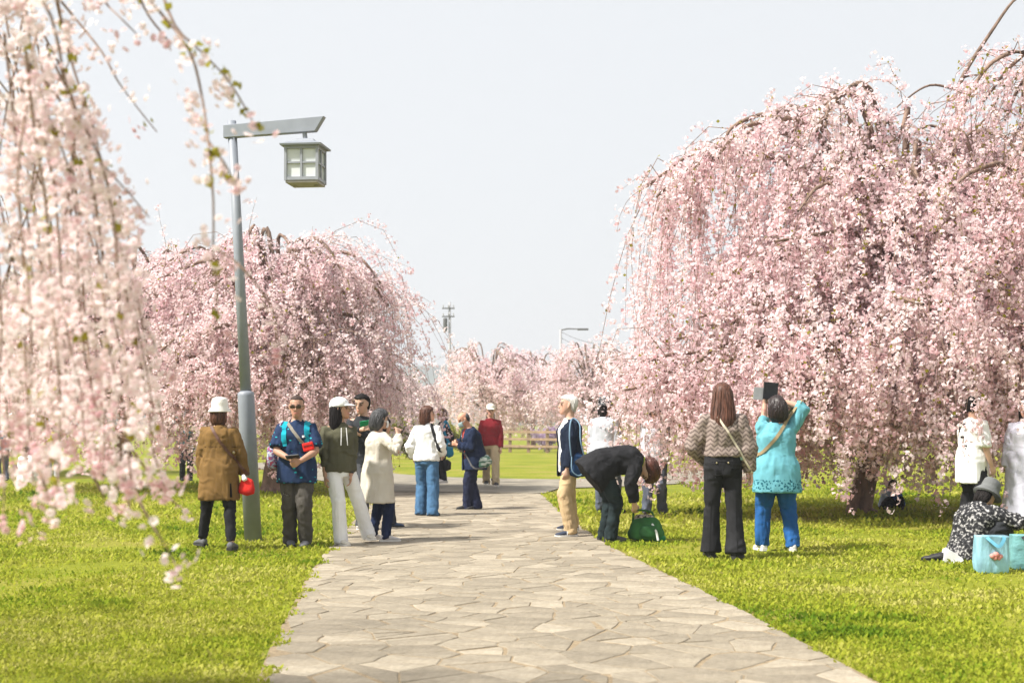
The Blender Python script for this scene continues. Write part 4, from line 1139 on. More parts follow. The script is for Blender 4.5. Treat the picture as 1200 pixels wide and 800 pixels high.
    def strap(p, root, a, b, material, width=.03, side=1, tilt=0.0, arc=(0, 2 * math.pi), lift=.006, name='strap', n=56):
        """strap round the body in the plane through a (shoulder) and b (hip), lying on the clothes"""
        t = p.bvh(); a = Vector(a); b = Vector(b); c = (a + b) / 2; ax = (a - b); L = ax.length / 2; ax.normalize()
        f = p.frame(.25)[1]; f = (f - ax * f.dot(ax)).normalized()
        pts, nr = [], []
        for k in range(n + 1):
            th = arc[0] + (arc[1] - arc[0]) * k / n
            d = ax * math.cos(th) * L + f * math.sin(th) * .17
            o_ = c + d.normalized() * (d.length + .35)
            h = t.ray_cast(o_, -d.normalized(), d.length + .35)
            if h[0] is None: pts.append(c + d); nr.append(d.normalized())
            else: pts.append(h[0] + h[1] * lift); nr.append(h[1])
        # straighten small dips
        for _ in range(3):
            for k in range(1, len(pts) - 1):
                m_ = (pts[k - 1] + pts[k + 1]) / 2
                if (m_ - pts[k]).dot(nr[k]) > 0: pts[k] = pts[k].lerp(m_, .8)
        nr = [((nr[max(0, k - 1)] + nr[k] + nr[min(n, k + 1)])).normalized() for k in range(len(nr))]
        bm = bmesh.new(); ribbon(bm, pts, nr, width)
        me = bpy.data.meshes.new(name); bmesh.ops.recalc_face_normals(bm, faces=bm.faces); bm.to_mesh(me); bm.free()
        return link(name, me, material, root), pts
def bag_mesh(rings_fn=None): pass
def pouch(bm, c, sx, sy, sz, rot=None, e=2.6, n=18, m=9, sag=.15):
    """soft squarish bag body"""
    rot = rot or Matrix.Identity(3); rings = []
    for i in range(m):
        q = -1 + 2 * i / (m - 1); k = (1 - abs(q) ** 3.5) ** (1 / 2.4) if abs(q) < 1 else .02
        k = max(k, .08) * (1 + sag * -q * .5)
        rings.append([Vector(c) + rot @ Vector((math.copysign(abs(math.cos(a)) ** (2 / e), math.cos(a)) * sx * k, math.copysign(abs(math.sin(a)) ** (2 / e), math.sin(a)) * sy * k, q * sz)) for a in [2 * math.pi * j / n for j in range(n)]])
    loft(bm, rings)
    for v in bm.verts: v.co += Vector((noise.noise(v.co * 14), noise.noise(v.co * 14 + Vector((5, 5, 5))), noise.noise(v.co * 14 + Vector((9, 1, 3))))) * .012
def pin(o_root, name, bm, material, parent=None, smooth=True):
    me = bpy.data.meshes.new(name); bmesh.ops.recalc_face_normals(bm, faces=bm.faces); bm.to_mesh(me); bm.free()
    if smooth: me.polygons.foreach_set('use_smooth', [True] * len(me.polygons))
    return link(name, me, material, parent or o_root)
def phone(p, c, label, material, size=(.078, .009, .155), look=None, name='smartphone', roll=0):
    """held phone; its back faces away from the holder's head"""
    c = p.Minv @ Vector(c) if look == 'w' else Vector(c)
    d = (p.hc - c).normalized(); up = Vector((0, 0, 1)); r = d.cross(up).normalized(); u = r.cross(d)
    rot = Matrix((r, d, u)).transposed() @ Matrix.Rotation(R(roll), 3, 'Y')
    root = p.thing(name, label, 'phone' if name == 'smartphone' else 'tablet')
    bm = bmesh.new(); add_box(bm, c, size, rot, bevel=.003); pin(root, 'casing', bm, material, smooth=False)
    bm = bmesh.new(); add_box(bm, c + rot @ Vector((0, size[1] / 2 + .0015, 0)), (size[0] * .92, .002, size[2] * .95), rot); pin(root, 'screen', bm, mat('screen_glass', (.015, .017, .02), rough=.3, bump=0, spec=.25), smooth=False)
    return root, c, rot
SKIN = {'blue': (.40, .225, .155), 'oldnavy': (.52, .27, .18), 'girl': (.43, .25, .17), 'white': (.56, .34, .25), 'bend': (.56, .35, .26), 'red': (.58, .35, .26)}
C_ = cloth
# --- special fabrics
def speck_cloth(name, base, spot, scale=26, thr=.2, stretch=(1, 1, 1)):
    m, t, b = new_mat(name); tc = N(t, 'ShaderNodeTexCoord'); mp = N(t, 'ShaderNodeMapping'); mp.inputs['Scale'].default_value = stretch
    v = N(t, 'ShaderNodeTexVoronoi', Scale=scale); t.links.new(tc.outputs['Object'], mp.inputs[0]); t.links.new(mp.outputs[0], v.inputs['Vector'])
    r = ramp(t, [(thr, spot), (thr + .05, base)]); t.links.new(v.outputs['Distance'], r.inputs[0]); t.links.new(r.outputs[0], b.inputs['Base Color'])
    b.inputs['Roughness'].default_value = .85; b.inputs['Specular IOR Level'].default_value = .2
    return m
def noise_cloth(name, stops, scale=60, detail=4, stretch=(1, 1, 1)):
    m, t, b = new_mat(name); tc = N(t, 'ShaderNodeTexCoord'); mp = N(t, 'ShaderNodeMapping'); mp.inputs['Scale'].default_value = stretch
    v = N(t, 'ShaderNodeTexNoise', Scale=scale, Detail=detail); t.links.new(tc.outputs['Object'], mp.inputs[0]); t.links.new(mp.outputs[0], v.inputs['Vector'])
    r = ramp(t, stops); t.links.new(v.outputs['Fac'], r.inputs[0]); t.links.new(r.outputs[0], b.inputs['Base Color'])
    b.inputs['Roughness'].default_value = .9; b.inputs['Specular IOR Level'].default_value = .15
    return m
def zigzag_cloth(name, c0, c1):
    m, t, b = new_mat(name); tc = N(t, 'ShaderNodeTexCoord'); sx = N(t, 'ShaderNodeSeparateXYZ'); t.links.new(tc.outputs['Object'], sx.inputs[0])
    pp = N(t, 'ShaderNodeMath', operation='PINGPONG'); pp.inputs[1].default_value = .035; t.links.new(sx.outputs['X'], pp.inputs[0])
    mu = N(t, 'ShaderNodeMath', operation='MULTIPLY'); mu.inputs[1].default_value = .9; t.links.new(pp.outputs[0], mu.inputs[0])
    ad = N(t, 'ShaderNodeMath', operation='ADD'); t.links.new(mu.outputs[0], ad.inputs[0]); t.links.new(sx.outputs['Z'], ad.inputs[1])
    p2 = N(t, 'ShaderNodeMath', operation='PINGPONG'); p2.inputs[1].default_value = .022; t.links.new(ad.outputs[0], p2.inputs[0])
    nz = N(t, 'ShaderNodeTexNoise', Scale=110.0, Detail=3.0); t.links.new(tc.outputs['Object'], nz.inputs['Vector'])
    m3 = N(t, 'ShaderNodeMath', operation='MULTIPLY'); m3.inputs[1].default_value = 30.0; t.links.new(p2.outputs[0], m3.inputs[0])
    a2 = N(t, 'ShaderNodeMath', operation='ADD'); t.links.new(m3.outputs[0], a2.inputs[0]); t.links.new(nz.outputs['Fac'], a2.inputs[1])
    r = ramp(t, [(.55, c0), (.9, c1)]); t.links.new(a2.outputs[0], r.inputs[0]); t.links.new(r.outputs[0], b.inputs['Base Color'])
    b.inputs['Roughness'].default_value = .8; b.inputs['Specular IOR Level'].default_value = .2; return m
def lace_hem_cloth(name, col, dark, z0, z1):
    """plain cloth whose lowest band is cut-out lace"""
    m, t, b = new_mat(name); tc = N(t, 'ShaderNodeTexCoord'); sx = N(t, 'ShaderNodeSeparateXYZ'); t.links.new(tc.outputs['Object'], sx.inputs[0])
    v = N(t, 'ShaderNodeTexVoronoi', Scale=38.0); t.links.new(tc.outputs['Object'], v.inputs['Vector'])
    lt = N(t, 'ShaderNodeMath', operation='LESS_THAN'); lt.inputs[1].default_value = .42; t.links.new(v.outputs['Distance'], lt.inputs[0])
    a = N(t, 'ShaderNodeMath', operation='LESS_THAN'); a.inputs[1].default_value = z1; t.links.new(sx.outputs['Z'], a.inputs[0])
    a2 = N(t, 'ShaderNodeMath', operation='GREATER_THAN'); a2.inputs[1].default_value = z0; t.links.new(sx.outputs['Z'], a2.inputs[0])
    m1 = N(t, 'ShaderNodeMath', operation='MULTIPLY'); t.links.new(lt.outputs[0], m1.inputs[0]); t.links.new(a.outputs[0], m1.inputs[1])
    m2 = N(t, 'ShaderNodeMath', operation='MULTIPLY'); t.links.new(m1.outputs[0], m2.inputs[0]); t.links.new(a2.outputs[0], m2.inputs[1])
    nz = N(t, 'ShaderNodeTexNoise', Scale=6.0, Detail=3.0); t.links.new(tc.outputs['Object'], nz.inputs['Vector'])
    r = ramp(t, [(.3, [c * .85 for c in col]), (.7, [min(1, c * 1.12) for c in col])]); t.links.new(nz.outputs['Fac'], r.inputs[0])
    mx = N(t, 'ShaderNodeMixRGB'); mx.inputs[2].default_value = (*dark, 1); t.links.new(m2.outputs[0], mx.inputs[0]); t.links.new(r.outputs[0], mx.inputs[1]); t.links.new(mx.outputs[0], b.inputs['Base Color'])
    b.inputs['Roughness'].default_value = .85; b.inputs['Specular IOR Level'].default_value = .2; return m
M_black = C_('black_cloth', (.016, .016, .018), .3); M_jean_black = C_('black_denim', (.020, .020, .022), .3)
M_white = C_('white_cloth', (.74, .74, .74), .04); M_navy = C_('navy_cloth', (.013, .022, .055), .25)
M_leather = mat('brown_leather', (.10, .045, .03), rough=.5, bump=.2)
M_shoe_b = mat('shoe_black', (.018, .018, .02), rough=.5, bump=.2); M_shoe_w = mat('shoe_white', (.66, .65, .63), rough=.6, bump=.15)
M_red = mat('red_plush', (.62, .018, .012), rough=.8, var=.25, bump=.5, bscale=60)
M_blackp = mat('black_plastic', (.012, .012, .014), rough=.35, bump=.05, spec=.5)

# 1 woman in brown coat seen from behind, by the lamp post
p = Person('brown', 'person in brown coat and white hat standing with back turned beside the lamp post', 257, 644, 1.57, -4, feet=[('px', 237, 642, 40), ('px', 271, 646, 0)],
           hl=('px', 237, 566, .05), hr=('px', 286, 556, .1), er=(.8, -.6, 0), el=(-.8, -.6, 0), head=(0, 0), girth=1.04, female=True)
p.trousers(M_black, (.10, .088, .066, .058, .052), hem=.10, amp=.008)
p.top(C_('brown_coat', (.17, .098, .034), .10), off=.028, hem=-.355, sleeve=.98, rs=(.076, .068, .062, .056), flare=.055, name='coat', amp=.009)
p.shoes(mat('shoe_grey', (.11, .11, .12), rough=.7), M_sole_d)
p.hair('nape', M_hair_brown); p.bucket_hat(mat('white_felt', (.76, .73, .69), rough=.95, var=.05, bump=.5, bscale=70), brim=.035, crown=.15, drop=.04)
M_seam = mat('brown_seam', (.13, .065, .02), rough=.9)
p.patch('back_seam', [(261.2, 495), (262, 495), (263, 583), (262, 583)], M_seam, .0015, 8)
p.patch('yoke_seam', [(240, 523), (277, 523), (277, 523.8), (240, 523.8)], M_seam, .0015, 8)
p.patch('vent', [(269.5, 566), (271, 566), (272.5, 586), (269.3, 586)], M_black, .0015, 5)
r = p.thing('shoulder_bag', 'small red plush bag on a brown strap at the hip of the brown coat', 'bag')
st, pts = p.strap(r, p.sh[-1] * .5 + p.sp(.47) * .5 + Vector((0, 0, .05)), p.Minv @ P(287, 553, p.loc.y), M_leather, .032)
c = p.Minv @ P(289, 570, p.loc.y - .03)
bm = bmesh.new(); pouch(bm, c, .085, .05, .105, sag=.5); pin(r, 'bag_body', bm, M_red)
bm = bmesh.new(); tube(bm, [c + Vector((-.03, -.03, .12)), c + Vector((-.01, -.04, .085))], [.024, .03], n=10); pin(r, 'charm', bm, mat('white_plush', (.75, .72, .7), rough=.9))
bm = bmesh.new(); h = p.cast(274, 530)
tube(bm, [h + Vector((0, -.014, 0)), h + Vector((0, -.004, 0))], [.018, .018], n=12); pin(r, 'buckle', bm, mat('brass', (.5, .42, .25), rough=.3, metal=.9))
r = p.thing('folded_leaflet', 'pale folded leaflet held low in the hand of the brown-coated person', 'leaflet')
bm = bmesh.new(); add_box(bm, p.arm[-1][2] + Vector((.01, -.0, -.13)), (.008, .09, .17), Matrix.Rotation(R(-14), 3, 'Y')); pin(r, 'paper', bm, mat('paper', (.62, .52, .30), rough=.8), smooth=False)

# 2 man in blue patterned shirt
p = Person('blue', 'person in navy shirt with turquoise dots and sunglasses, holding a phone', 348, 641, 1.62, 180, feet=[('px', 359, 641, -6), ('px', 340, 640, 14)],
           hl=('px', 352, 540, -.26), hr=('px', 339, 537, -.26), el=(-.9, -.5, -.2), er=(.9, -.5, -.2), head=(2, 4), girth=1.1, shw=1.04, grip=.9)
p.trousers(C_('charcoal_trousers', (.075, .068, .060), .18), (.112, .10, .083, .078, .072), hem=.05)
p.top(speck_cloth('navy_dot_shirt', (.012, .028, .075), (.02, .36, .44), 13, .17, (1, 1, 1.7)), off=.024, hem=-.20, sleeve=.42, rs=(.082, .080, .07, .05), flare=.05, name='shirt', amp=.007)
sh = p.shoes(mat('shoe_grey', (.11, .11, .12)), M_sole_d, wd=.05)
p.hair('buzz', mat('hair_cropped', (.05, .032, .026), rough=.8, var=.5, scale=90, bump=.4)); p.glasses()
p.patch('chest_logo', [(354, 510), (358, 510), (358, 512.4), (354, 512.4)], M_white, .003, 2)
p.patch('placket', [(348.6, 506), (349.4, 506), (349.6, 560), (348.8, 560)], mat('navy_seam', (.006, .014, .04)), .002, 8)
for sg in (-1, 1):
    f_ = p.frame(.5)[1]; c0 = p.sp(.505) + f_ * .055
    bm = bmesh.new(); v = [bm.verts.new(q) for q in (c0 + Vector((sg * .012, .022, -.055)), c0 + Vector((sg * .075, -.03, .015)), c0 + Vector((sg * .085, .0, -.035)), c0 + Vector((sg * .04, .045, -.085)))]
    bm.faces.new(v if sg > 0 else v[::-1]); bmesh.ops.solidify(bm, geom=bm.faces[:], thickness=.006); p.addbm('collar', bm, p.topo.data.materials[0], smooth=False)
p.patch('thigh_pocket', [(332, 577), (338.5, 580), (338.3, 581.5), (331.8, 578.5)], mat('grey_seam', (.25, .24, .22)), .002, 3)
r = p.thing('backpack', 'turquoise backpack with straps over the shoulders of the dotted shirt', 'backpack')
for sg in (-1, 1): p.strap(r, p.sh[sg] * .72 + p.sp(.47) * .28 + Vector((0, 0, .05)), p.sh[sg] + Vector((-.04 * sg, -.0, -.42)), C_('turquoise_webbing', (.01, .30, .40)), .062, arc=(-.4, 1.7))
bm = bmesh.new(); pouch(bm, p.sp(.25) + Vector((0, -.25, 0)), .15, .09, .21); pin(r, 'pack_body', bm, C_('turquoise_webbing', (.01, .30, .40)))
r = p.thing('crossbody_pouch', 'small red pouch on a grey strap across the dotted shirt', 'bag')
p.strap(r, p.sh[1] * .62 + p.sp(.47) * .38 + Vector((0, 0, .05)), p.Minv @ P(366, 530, p.loc.y), C_('grey_webbing', (.22, .20, .17)), .034)
h = p.cast(361.5, 523)
bm = bmesh.new(); add_box(bm, h + Vector((0, .018, 0)), (.125, .04, .095), Matrix.Rotation(R(14), 3, 'Y'), bevel=.014); pin(r, 'pouch_body', bm, M_red, smooth=False)
bm = bmesh.new(); add_box(bm, h + Vector((0, .04, .01)), (.10, .006, .008), Matrix.Rotation(R(14), 3, 'Y')); pin(r, 'zip', bm, M_blackp, smooth=False)
phone(p, (p.arm[-1][2] + p.arm[1][2]) / 2 + Vector((0.01, .09, .035)), 'black smartphone in the hands of the person in dotted shirt', M_blackp, roll=80)
r = p.thing('tote_bag', 'patterned tote bag hanging at the side of the dotted shirt', 'bag')
c = p.Minv @ P(319, 536, p.loc.y + .06); MT = noise_cloth('patterned_tote', [(.35, (.45, .06, .07)), (.48, (.10, .12, .30)), (.58, (.6, .58, .6)), (.7, (.2, .25, .45))], 40)
bm = bmesh.new(); pouch(bm, c, .06, .05, .15); pin(r, 'bag_body', bm, MT)
bm = bmesh.new(); tube(bm, smooth_path([c + Vector((0, 0, .13)), c.lerp(p.sh[1], .5) + Vector((.03, .02, 0)), p.sh[1] + Vector((.0, .06, .05)), p.sh[1] + Vector((-.01, -.03, .07))], 4), [.012] * 13, n=6); pin(r, 'handle', bm, MT)

# 3 woman in white trousers and cap
p = Person('girl', 'person in white cap, olive hoodie and white trousers, looking aside', 398, 638, 1.59, -155, feet=[('px', 432, 636, 5, 0), ('px', 399, 639, 10)],
           hl=('px', 411, 560, -.05), hr=('px', 381, 558, -.1), head=(62, -8), girth=.98, female=True, grip=.4)
p.trousers(M_white, (.104, .092, .078, .082, .084), hem=.03, amp=.006)
p.top(C_('olive_hoodie', (.085, .082, .052), .15), off=.034, hem=-.075, sleeve=.78, rs=(.078, .07, .062, .052), name='hoodie', amp=.009)
p.shoes(mat('shoe_cream', (.62, .58, .50), rough=.7), M_sole)
p.hair('long', M_hair_black, ztop=.075); p.cap(M_white)
bm = bmesh.new(); tube(bm, [p.sp(.49) + Vector((0, -.10, -.0)), p.sp(.47) + Vector((0, -.145, .0)), p.sp(.40) + Vector((0, -.155, 0))], [.07, .085, .05], n=14); p.addbm('hood', bm, MATS['olive_hoodie'])
for sg in (-1, 1):
    a = p.sp(.44) + p.frame(.4)[1] * .155 + Vector((sg * .03, 0, 0)); bm = bmesh.new(); tube(bm, [a, a + Vector((sg * .005, .012, -.1)), a + Vector((sg * .01, .018, -.2))], [.005] * 3, n=6); p.addbm('drawstring', bm, M_white)
bm = bmesh.new(); w_ = p.arm[-1][2]; e = p.arm[-1][1]; dv = (w_ - e).normalized(); tube(bm, [w_ - dv * .035, w_ - dv * .012], [.034, .033], n=14, roundcap=False); r = p.thing('wristwatch', 'dark wristwatch on the wrist of the person in olive hoodie', 'watch'); pin(r, 'band', bm, M_blackp)

# 4 man in black with green phone
p = Person('green', 'person in black top and grey jeans raising a green phone', 427, 620, 1.69, 172, feet=[('px', 424, 620, 5), ('px', 427, 622, -5)], hr=('px', 424, 503, -.36), hl=('px', 421, 508, -.34),
           er=(.8, -.2, -.6), el=(-.6, -.2, -.7), head=(-14, 10), shw=1.05, grip=.8, hips=(0.02, -.02, .93))
p.trousers(C_('grey_denim', (.075, .078, .085), .25), (.104, .092, .074, .066, .062), hem=.04)
p.top(C_('charcoal_top', (.03, .032, .036), .25), off=.02, hem=-.12, sleeve=.96, name='shirt')
p.shoes(M_shoe_b, M_sole); p.hair('short', M_hair_black)
phone(p, p.arm[1][2] + Vector((-.07, .06, .075)), 'smartphone in green case held up by the person in black', mat('green_case', (.0, .25, .10), rough=.4, bump=.05), roll=80)

# 5 woman in pale coat taking a picture
p = Person('pale', 'older person in long pale coat holding up a phone toward the blossom', 443, 634, 1.48, -62, feet=[('px', 436, 633, 0), ('px', 452, 635, -6)], hl=('px', 466, 510, .12), hr=('px', 466, 509, -.12),
           er=(.5, -.1, -.8), el=(-.5, -.1, -.8), head=(6, 6), girth=1.06, female=True, grip=.9)
p.trousers(M_navy, (.10, .085, .068, .062, .058), hem=.05)
p.top(C_('pale_coat', (.52, .48, .41), .06), off=.036, hem=-.42, sleeve=.97, rs=(.08, .074, .066, .056), flare=.09, name='coat', amp=.009)
p.shoes(mat('shoe_pale', (.55, .52, .5)), M_sole); p.hair('wavy', M_hair_grey); p.mask(M_white)
phone(p, (p.arm[-1][2] + p.arm[1][2]) / 2 + Vector((0, .075, .055)), 'smartphone raised in both hands of the person in pale coat', M_blackp)

# 6 person hidden behind the pale coat
p = Person('hid', 'person in dark grey jacket mostly hidden behind the pale coat', 447, 617, 1.40, -70, feet=[('px', 446, 613, 0), ('px', 459, 618, -5)], girth=1.05, head=(0, 10))
p.trousers(C_('dark_denim', (.03, .035, .045), .25), (.104, .09, .075, .066, .06), hem=.05); p.top(C_('grey_jacket', (.10, .10, .105), .12), off=.04, hem=-.22, rs=(.08, .072, .064, .055), name='jacket')
p.shoes(mat('shoe_blue', (.06, .09, .15)), M_sole_d); p.hair('bob', M_hair_black)

# 7 white sweater and jeans
p = Person('white', 'person in white sweater and blue jeans with brown bob, seen from behind', 500, 604, 1.57, -14, feet=[('px', 493, 604, 6), ('px', 507, 605, -12)], hl=('px', 484, 536, .15), hr=('px', 519, 533, .08), er=(.3, -1, 0), el=(-.3, -1, 0), head=(-62, -3), girth=.98, female=True, hipw=1.03)
p.trousers(C_('blue_jeans', (.055, .125, .225), .22), (.108, .10, .092, .092, .092), hem=.015, top=.16, amp=.008)
p.top(M_white, off=.03, hem=-.07, sleeve=.96, rs=(.078, .073, .070, .056), name='sweater', amp=.011)
p.shoes(M_shoe_b, M_sole_d); p.hair('bob', M_hair_brown)
r = p.thing('shoulder_bag', 'black shoulder bag with wide strap over the white sweater', 'bag')
p.strap(r, p.sh[1] * .6 + p.sp(.47) * .4 + Vector((0, 0, .03)), p.Minv @ P(523, 538, p.loc.y), M_black, .05, arc=(-2.2, 2.2))
bm = bmesh.new(); pouch(bm, p.Minv @ P(524, 545, p.loc.y + .12), .05, .12, .09); pin(r, 'bag_body', bm, M_black)

# 8 woman behind with turquoise bag
p = Person('turqb', 'person in dark clothes with a bright blue bag, facing the white sweater', 519, 571, 1.62, 110, feet=[('px', 516, 570, 0), ('px', 521, 572, 10)], girth=1.0, head=(10, 0), voxel=.013, hl=('px', 527, 525, -.1))
p.trousers(M_black, (.10, .088, .068, .06, .056), hem=.06); p.top(M_black, off=.03, hem=-.1, rs=(.076, .07, .062, .05), name='jacket'); p.shoes(M_shoe_w, M_sole); p.hair('wavy', M_hair_brown)
r = p.thing('tote_bag', 'bright blue bag carried by the dark-clothed person behind the white sweater', 'bag')
MB = C_('bright_blue_cloth', (.03, .22, .38)); c = p.Minv @ P(526, 527, p.loc.y - .28)
bm = bmesh.new(); pouch(bm, c, .12, .09, .17); pin(r, 'bag_body', bm, MB)
bm = bmesh.new(); tube(bm, smooth_path([c + Vector((.0, 0, .14)), p.sh[-1] + Vector((-.06, .05, -.1)), p.sh[-1] + Vector((-.03, 0, .09)), p.sh[-1] + Vector((-.03, -.08, -.05))], 4), [.03] * 13, n=8); pin(r, 'handle', bm, MB)

# 9 old man in navy suit
p = Person('oldnavy', 'elderly bald person in navy jacket and red shirt wearing a face mask', 553, 597, 1.52, 112, feet=[('px', 548, 597, -6), ('px', 559, 597, 0)], lean=(2, 20, 0), hips=(0, -.03, .93), hl=('px', 536, 521, -.14), hr=('px', 535, 518, .1),
           el=(-.6, -.7, -.3), er=(.7, -.6, -.3), head=(0, 16), girth=1.12, grip=.9)
p.trousers(C_('navy_trousers', (.016, .020, .045), .25), (.112, .104, .092, .086, .082), hem=.02, amp=.010)
p.top(C_('red_shirt', (.36, .06, .05), .1), off=.016, hem=-.1, sleeve=.4, name='shirt')
p.top(C_('navy_jacket', (.012, .020, .048), .25), off=.04, hem=-.24, sleeve=.95, rs=(.084, .078, .072, .06), flare=.05, name='jacket', amp=.009, cut=lambda c: c.y > .02 and abs(c.x) < .045 + .05 * max(0, c.z - 1.2) and c.z < 1.46 and c.z > .5)
p.shoes(M_shoe_b, M_sole_d); p.hair('thin', M_hair_grey); p.mask(mat('mask_blue', (.28, .38, .40), rough=.8))
r = p.thing('camera_bag', 'dark camera on a neck strap before the navy jacket', 'camera')
bm = bmesh.new(); c = (p.arm[-1][2] + p.arm[1][2]) / 2 + Vector((0, .07, -.02)); add_box(bm, c, (.12, .07, .08), bevel=.01); pin(r, 'camera_body', bm, M_blackp, smooth=False)
bm = bmesh.new(); tube(bm, [c, c + Vector((0, .09, 0))], [.033, .03], n=14, roundcap=False); pin(r, 'lens', bm, M_blackp)
r = p.thing('shoulder_bag', 'green and white striped bag at the side of the navy jacket', 'bag')
MS = noise_cloth('green_stripe', [(.4, (.06, .14, .10)), (.5, (.12, .20, .16)), (.56, (.45, .52, .48))], 9, 1, (1, 1, 3))
c = p.Minv @ P(566, 541, p.loc.y - .1); bm = bmesh.new(); pouch(bm, c, .09, .15, .11, Matrix.Rotation(R(-20), 3, 'X')); pin(r, 'bag_body', bm, MS)
p.strap(r, p.sh[1] * .5 + p.sp(.47) * .5 + Vector((0, 0, .05)), c + Vector((0, 0, .06)), MATS['dark_fitting'], .03)

# 10 red sweater, white cap; someone behind
p = Person('red', 'person in dark red sweater, khaki trousers and pale cap walking forward', 575, 572, 1.70, 183, feet=[('px', 581, 573, 4), ('px', 570, 571, -4)], girth=1.04, shw=1.0, voxel=.012, hl=('px', 587, 525, -.1))
p.trousers(C_('khaki', (.42, .34, .22), .1), (.108, .098, .082, .076, .072), hem=.03); p.top(C_('red_sweater', (.23, .020, .028), .12), off=.034, hem=-.06, rs=(.08, .074, .066, .05), name='sweater')
p.shoes(M_shoe_b, M_sole); p.hair('short', M_hair_grey, ztop=.06); p.cap(mat('cream_cap', (.66, .62, .54), rough=.9))
p = Person('behindred', 'person in dark blue jeans almost hidden behind the red sweater', 575, 566, 1.60, 180, voxel=.014)
p.trousers(MATS['dark_denim']); p.top(MATS['pale_coat'], off=.03, name='shirt'); p.shoes(M_shoe_b); p.hair('bob', M_hair_black)

# 11 white-haired man
p = Person('whitehair', 'white-haired person in navy cardigan and beige trousers, in profile', 666, 628, 1.655, 102, feet=[('px', 669, 629, 4), ('px', 671, 625, -2)], hl=('px', 664, 556, -.2), el=(-.2, -1, 0), head=(-10, -2), girth=1.02, hips=(0, -.02, .93))
p.trousers(C_('beige_trousers', (.48, .35, .20), .08), (.106, .096, .084, .078, .070), hem=.045, amp=.009)
p.top(M_white, off=.018, hem=-.15, sleeve=.4, name='shirt')
p.top(C_('navy_cardigan', (.012, .018, .036), .25), off=.036, hem=-.20, sleeve=.96, rs=(.08, .074, .066, .052), name='cardigan', amp=.007, cut=lambda c: c.y > .03 and abs(c.x + .01) < .07 + .10 * max(0, c.z - 1.15) and c.z < 1.47)
sh = p.shoes(mat('shoe_navy', (.035, .045, .075), rough=.7), M_sole, wd=.05); p.hair('short', M_hair_white)
# white N on the side of the near sneaker
bm = bmesh.new(); a = p.leg[-1][2]; ft = p.feet[0]; o0 = a + Vector((-.049, .035, -.035))
for q0, q1 in (((0, -.02), (0, .02)), ((0, .02), (.028, -.02)), ((.028, -.02), (.028, .02))): tube(bm, [o0 + Vector((0, -q0[0] + .02, q0[1])), o0 + Vector((0, -q1[0] + .02, q1[1]))], [.0055, .0055], n=6)
p.addbm('letter_mark', bm, M_white, sh[0])
r = p.thing('shoulder_bag', 'dark blue bag with pale blue cord on the shoulder of the navy cardigan', 'bag')
c = p.Minv @ P(677, 545, p.loc.y - .17); bm = bmesh.new(); pouch(bm, c, .06, .11, .15); pin(r, 'bag_body', bm, C_('deep_blue_cloth', (.02, .05, .12)))
ML = mat('pale_blue_cord', (.16, .26, .36), rough=.6)
s0 = p.sh[-1] + Vector((.0, 0, .085))
bm = bmesh.new(); pl = smooth_path([c + Vector((-.05, .09, .08)), s0 + Vector((-.115, .075, -.24)), s0 + Vector((-.075, .055, -.06)), s0, s0 + Vector((-.07, -.06, -.07)), s0 + Vector((-.115, -.06, -.26)), c + Vector((-.05, -.07, .1))], 5); tube(bm, pl, [.009] * len(pl), n=6); pin(r, 'cord', bm, ML)
bm = bmesh.new(); pl = smooth_path([c + Vector((-.06, .09, .1)), c + Vector((-.085, .09, -.06)), c + Vector((-.09, 0, -.12)), c + Vector((-.085, -.09, -.02)), c + Vector((-.06, -.08, .1))], 5); tube(bm, pl, [.008] * len(pl), n=6); pin(r, 'handle', bm, ML)

# 12 bending woman with green bag
p = Person('bend', 'person in black jacket bending over a green bag on the grass', 716, 635, 1.62, -84, feet=[('px', 708, 633, 4), ('px', 716, 635, -4)], hips=(0, -.11, .885), lean=(50, 112, 0), hr=('px', 743, 589, -.12), hl=('px', 744, 590, .12),
           er=(.6, -.6, .2), el=(-.6, -.6, .2), hd=(0, .75, .1), head=(0, 68), girth=1.12, grip=1.0, female=True)
p.trousers(C_('dark_green_trousers', (.018, .028, .03), .25), (.108, .094, .078, .072, .068), hem=.03)
p.top(C_('black_jacket', (.017, .017, .019), .3), off=.042, hem=-.20, sleeve=.95, rs=(.084, .078, .07, .058), flare=.14, name='jacket', amp=.010)
p.shoes(mat('shoe_grey2', (.06, .06, .065)), M_sole_d); p.hair('wavy', M_hair_red)
bm = bmesh.new(); tube(bm, [p.sp(.47), p.sp(.515)], [.082, .072], n=16, roundcap=False); p.addbm('scarf', bm, mat('lime_cloth', (.42, .52, .04), rough=.8))
gb = G(757, 634); r = empty('green_backpack', gb); tag(r, 'open green canvas bag standing on the grass below the bending person', 'bag')
MG = C_('green_canvas', (.035, .12, .035), .35)
bm = bmesh.new(); pouch(bm, (0, 0, .15), .19, .14, .155, sag=.6); pin(r, 'bag_body', bm, MG)
bm = bmesh.new(); pouch(bm, (.02, -.13, .12), .11, .04, .08); pin(r, 'front_pocket', bm, C_('green_canvas_dark', (.03, .10, .035), .3))
bm = bmesh.new(); pouch(bm, (.15, -.06, .04), .07, .06, .04); pin(r, 'strap_end', bm, mat('green_nylon', (.01, .16, .06), rough=.5))
bm = bmesh.new(); pouch(bm, (-.02, .0, .26), .11, .08, .05); pin(r, 'contents', bm, noise_cloth('bag_contents', [(.4, (.02, .02, .02)), (.52, (.3, .25, .2)), (.6, (.5, .45, .4))], 30))
hp = P(744, 596, p.loc.y) - gb
bm = bmesh.new(); pl = smooth_path([Vector((-.15, 0, .2)), Vector((-.14, 0, .34)), hp + Vector((0, 0, -.01)), Vector((.06, 0, .33)), Vector((.09, 0, .24))], 5); tube(bm, pl, [.012] * len(pl), n=7); pin(r, 'handle', bm, MG)
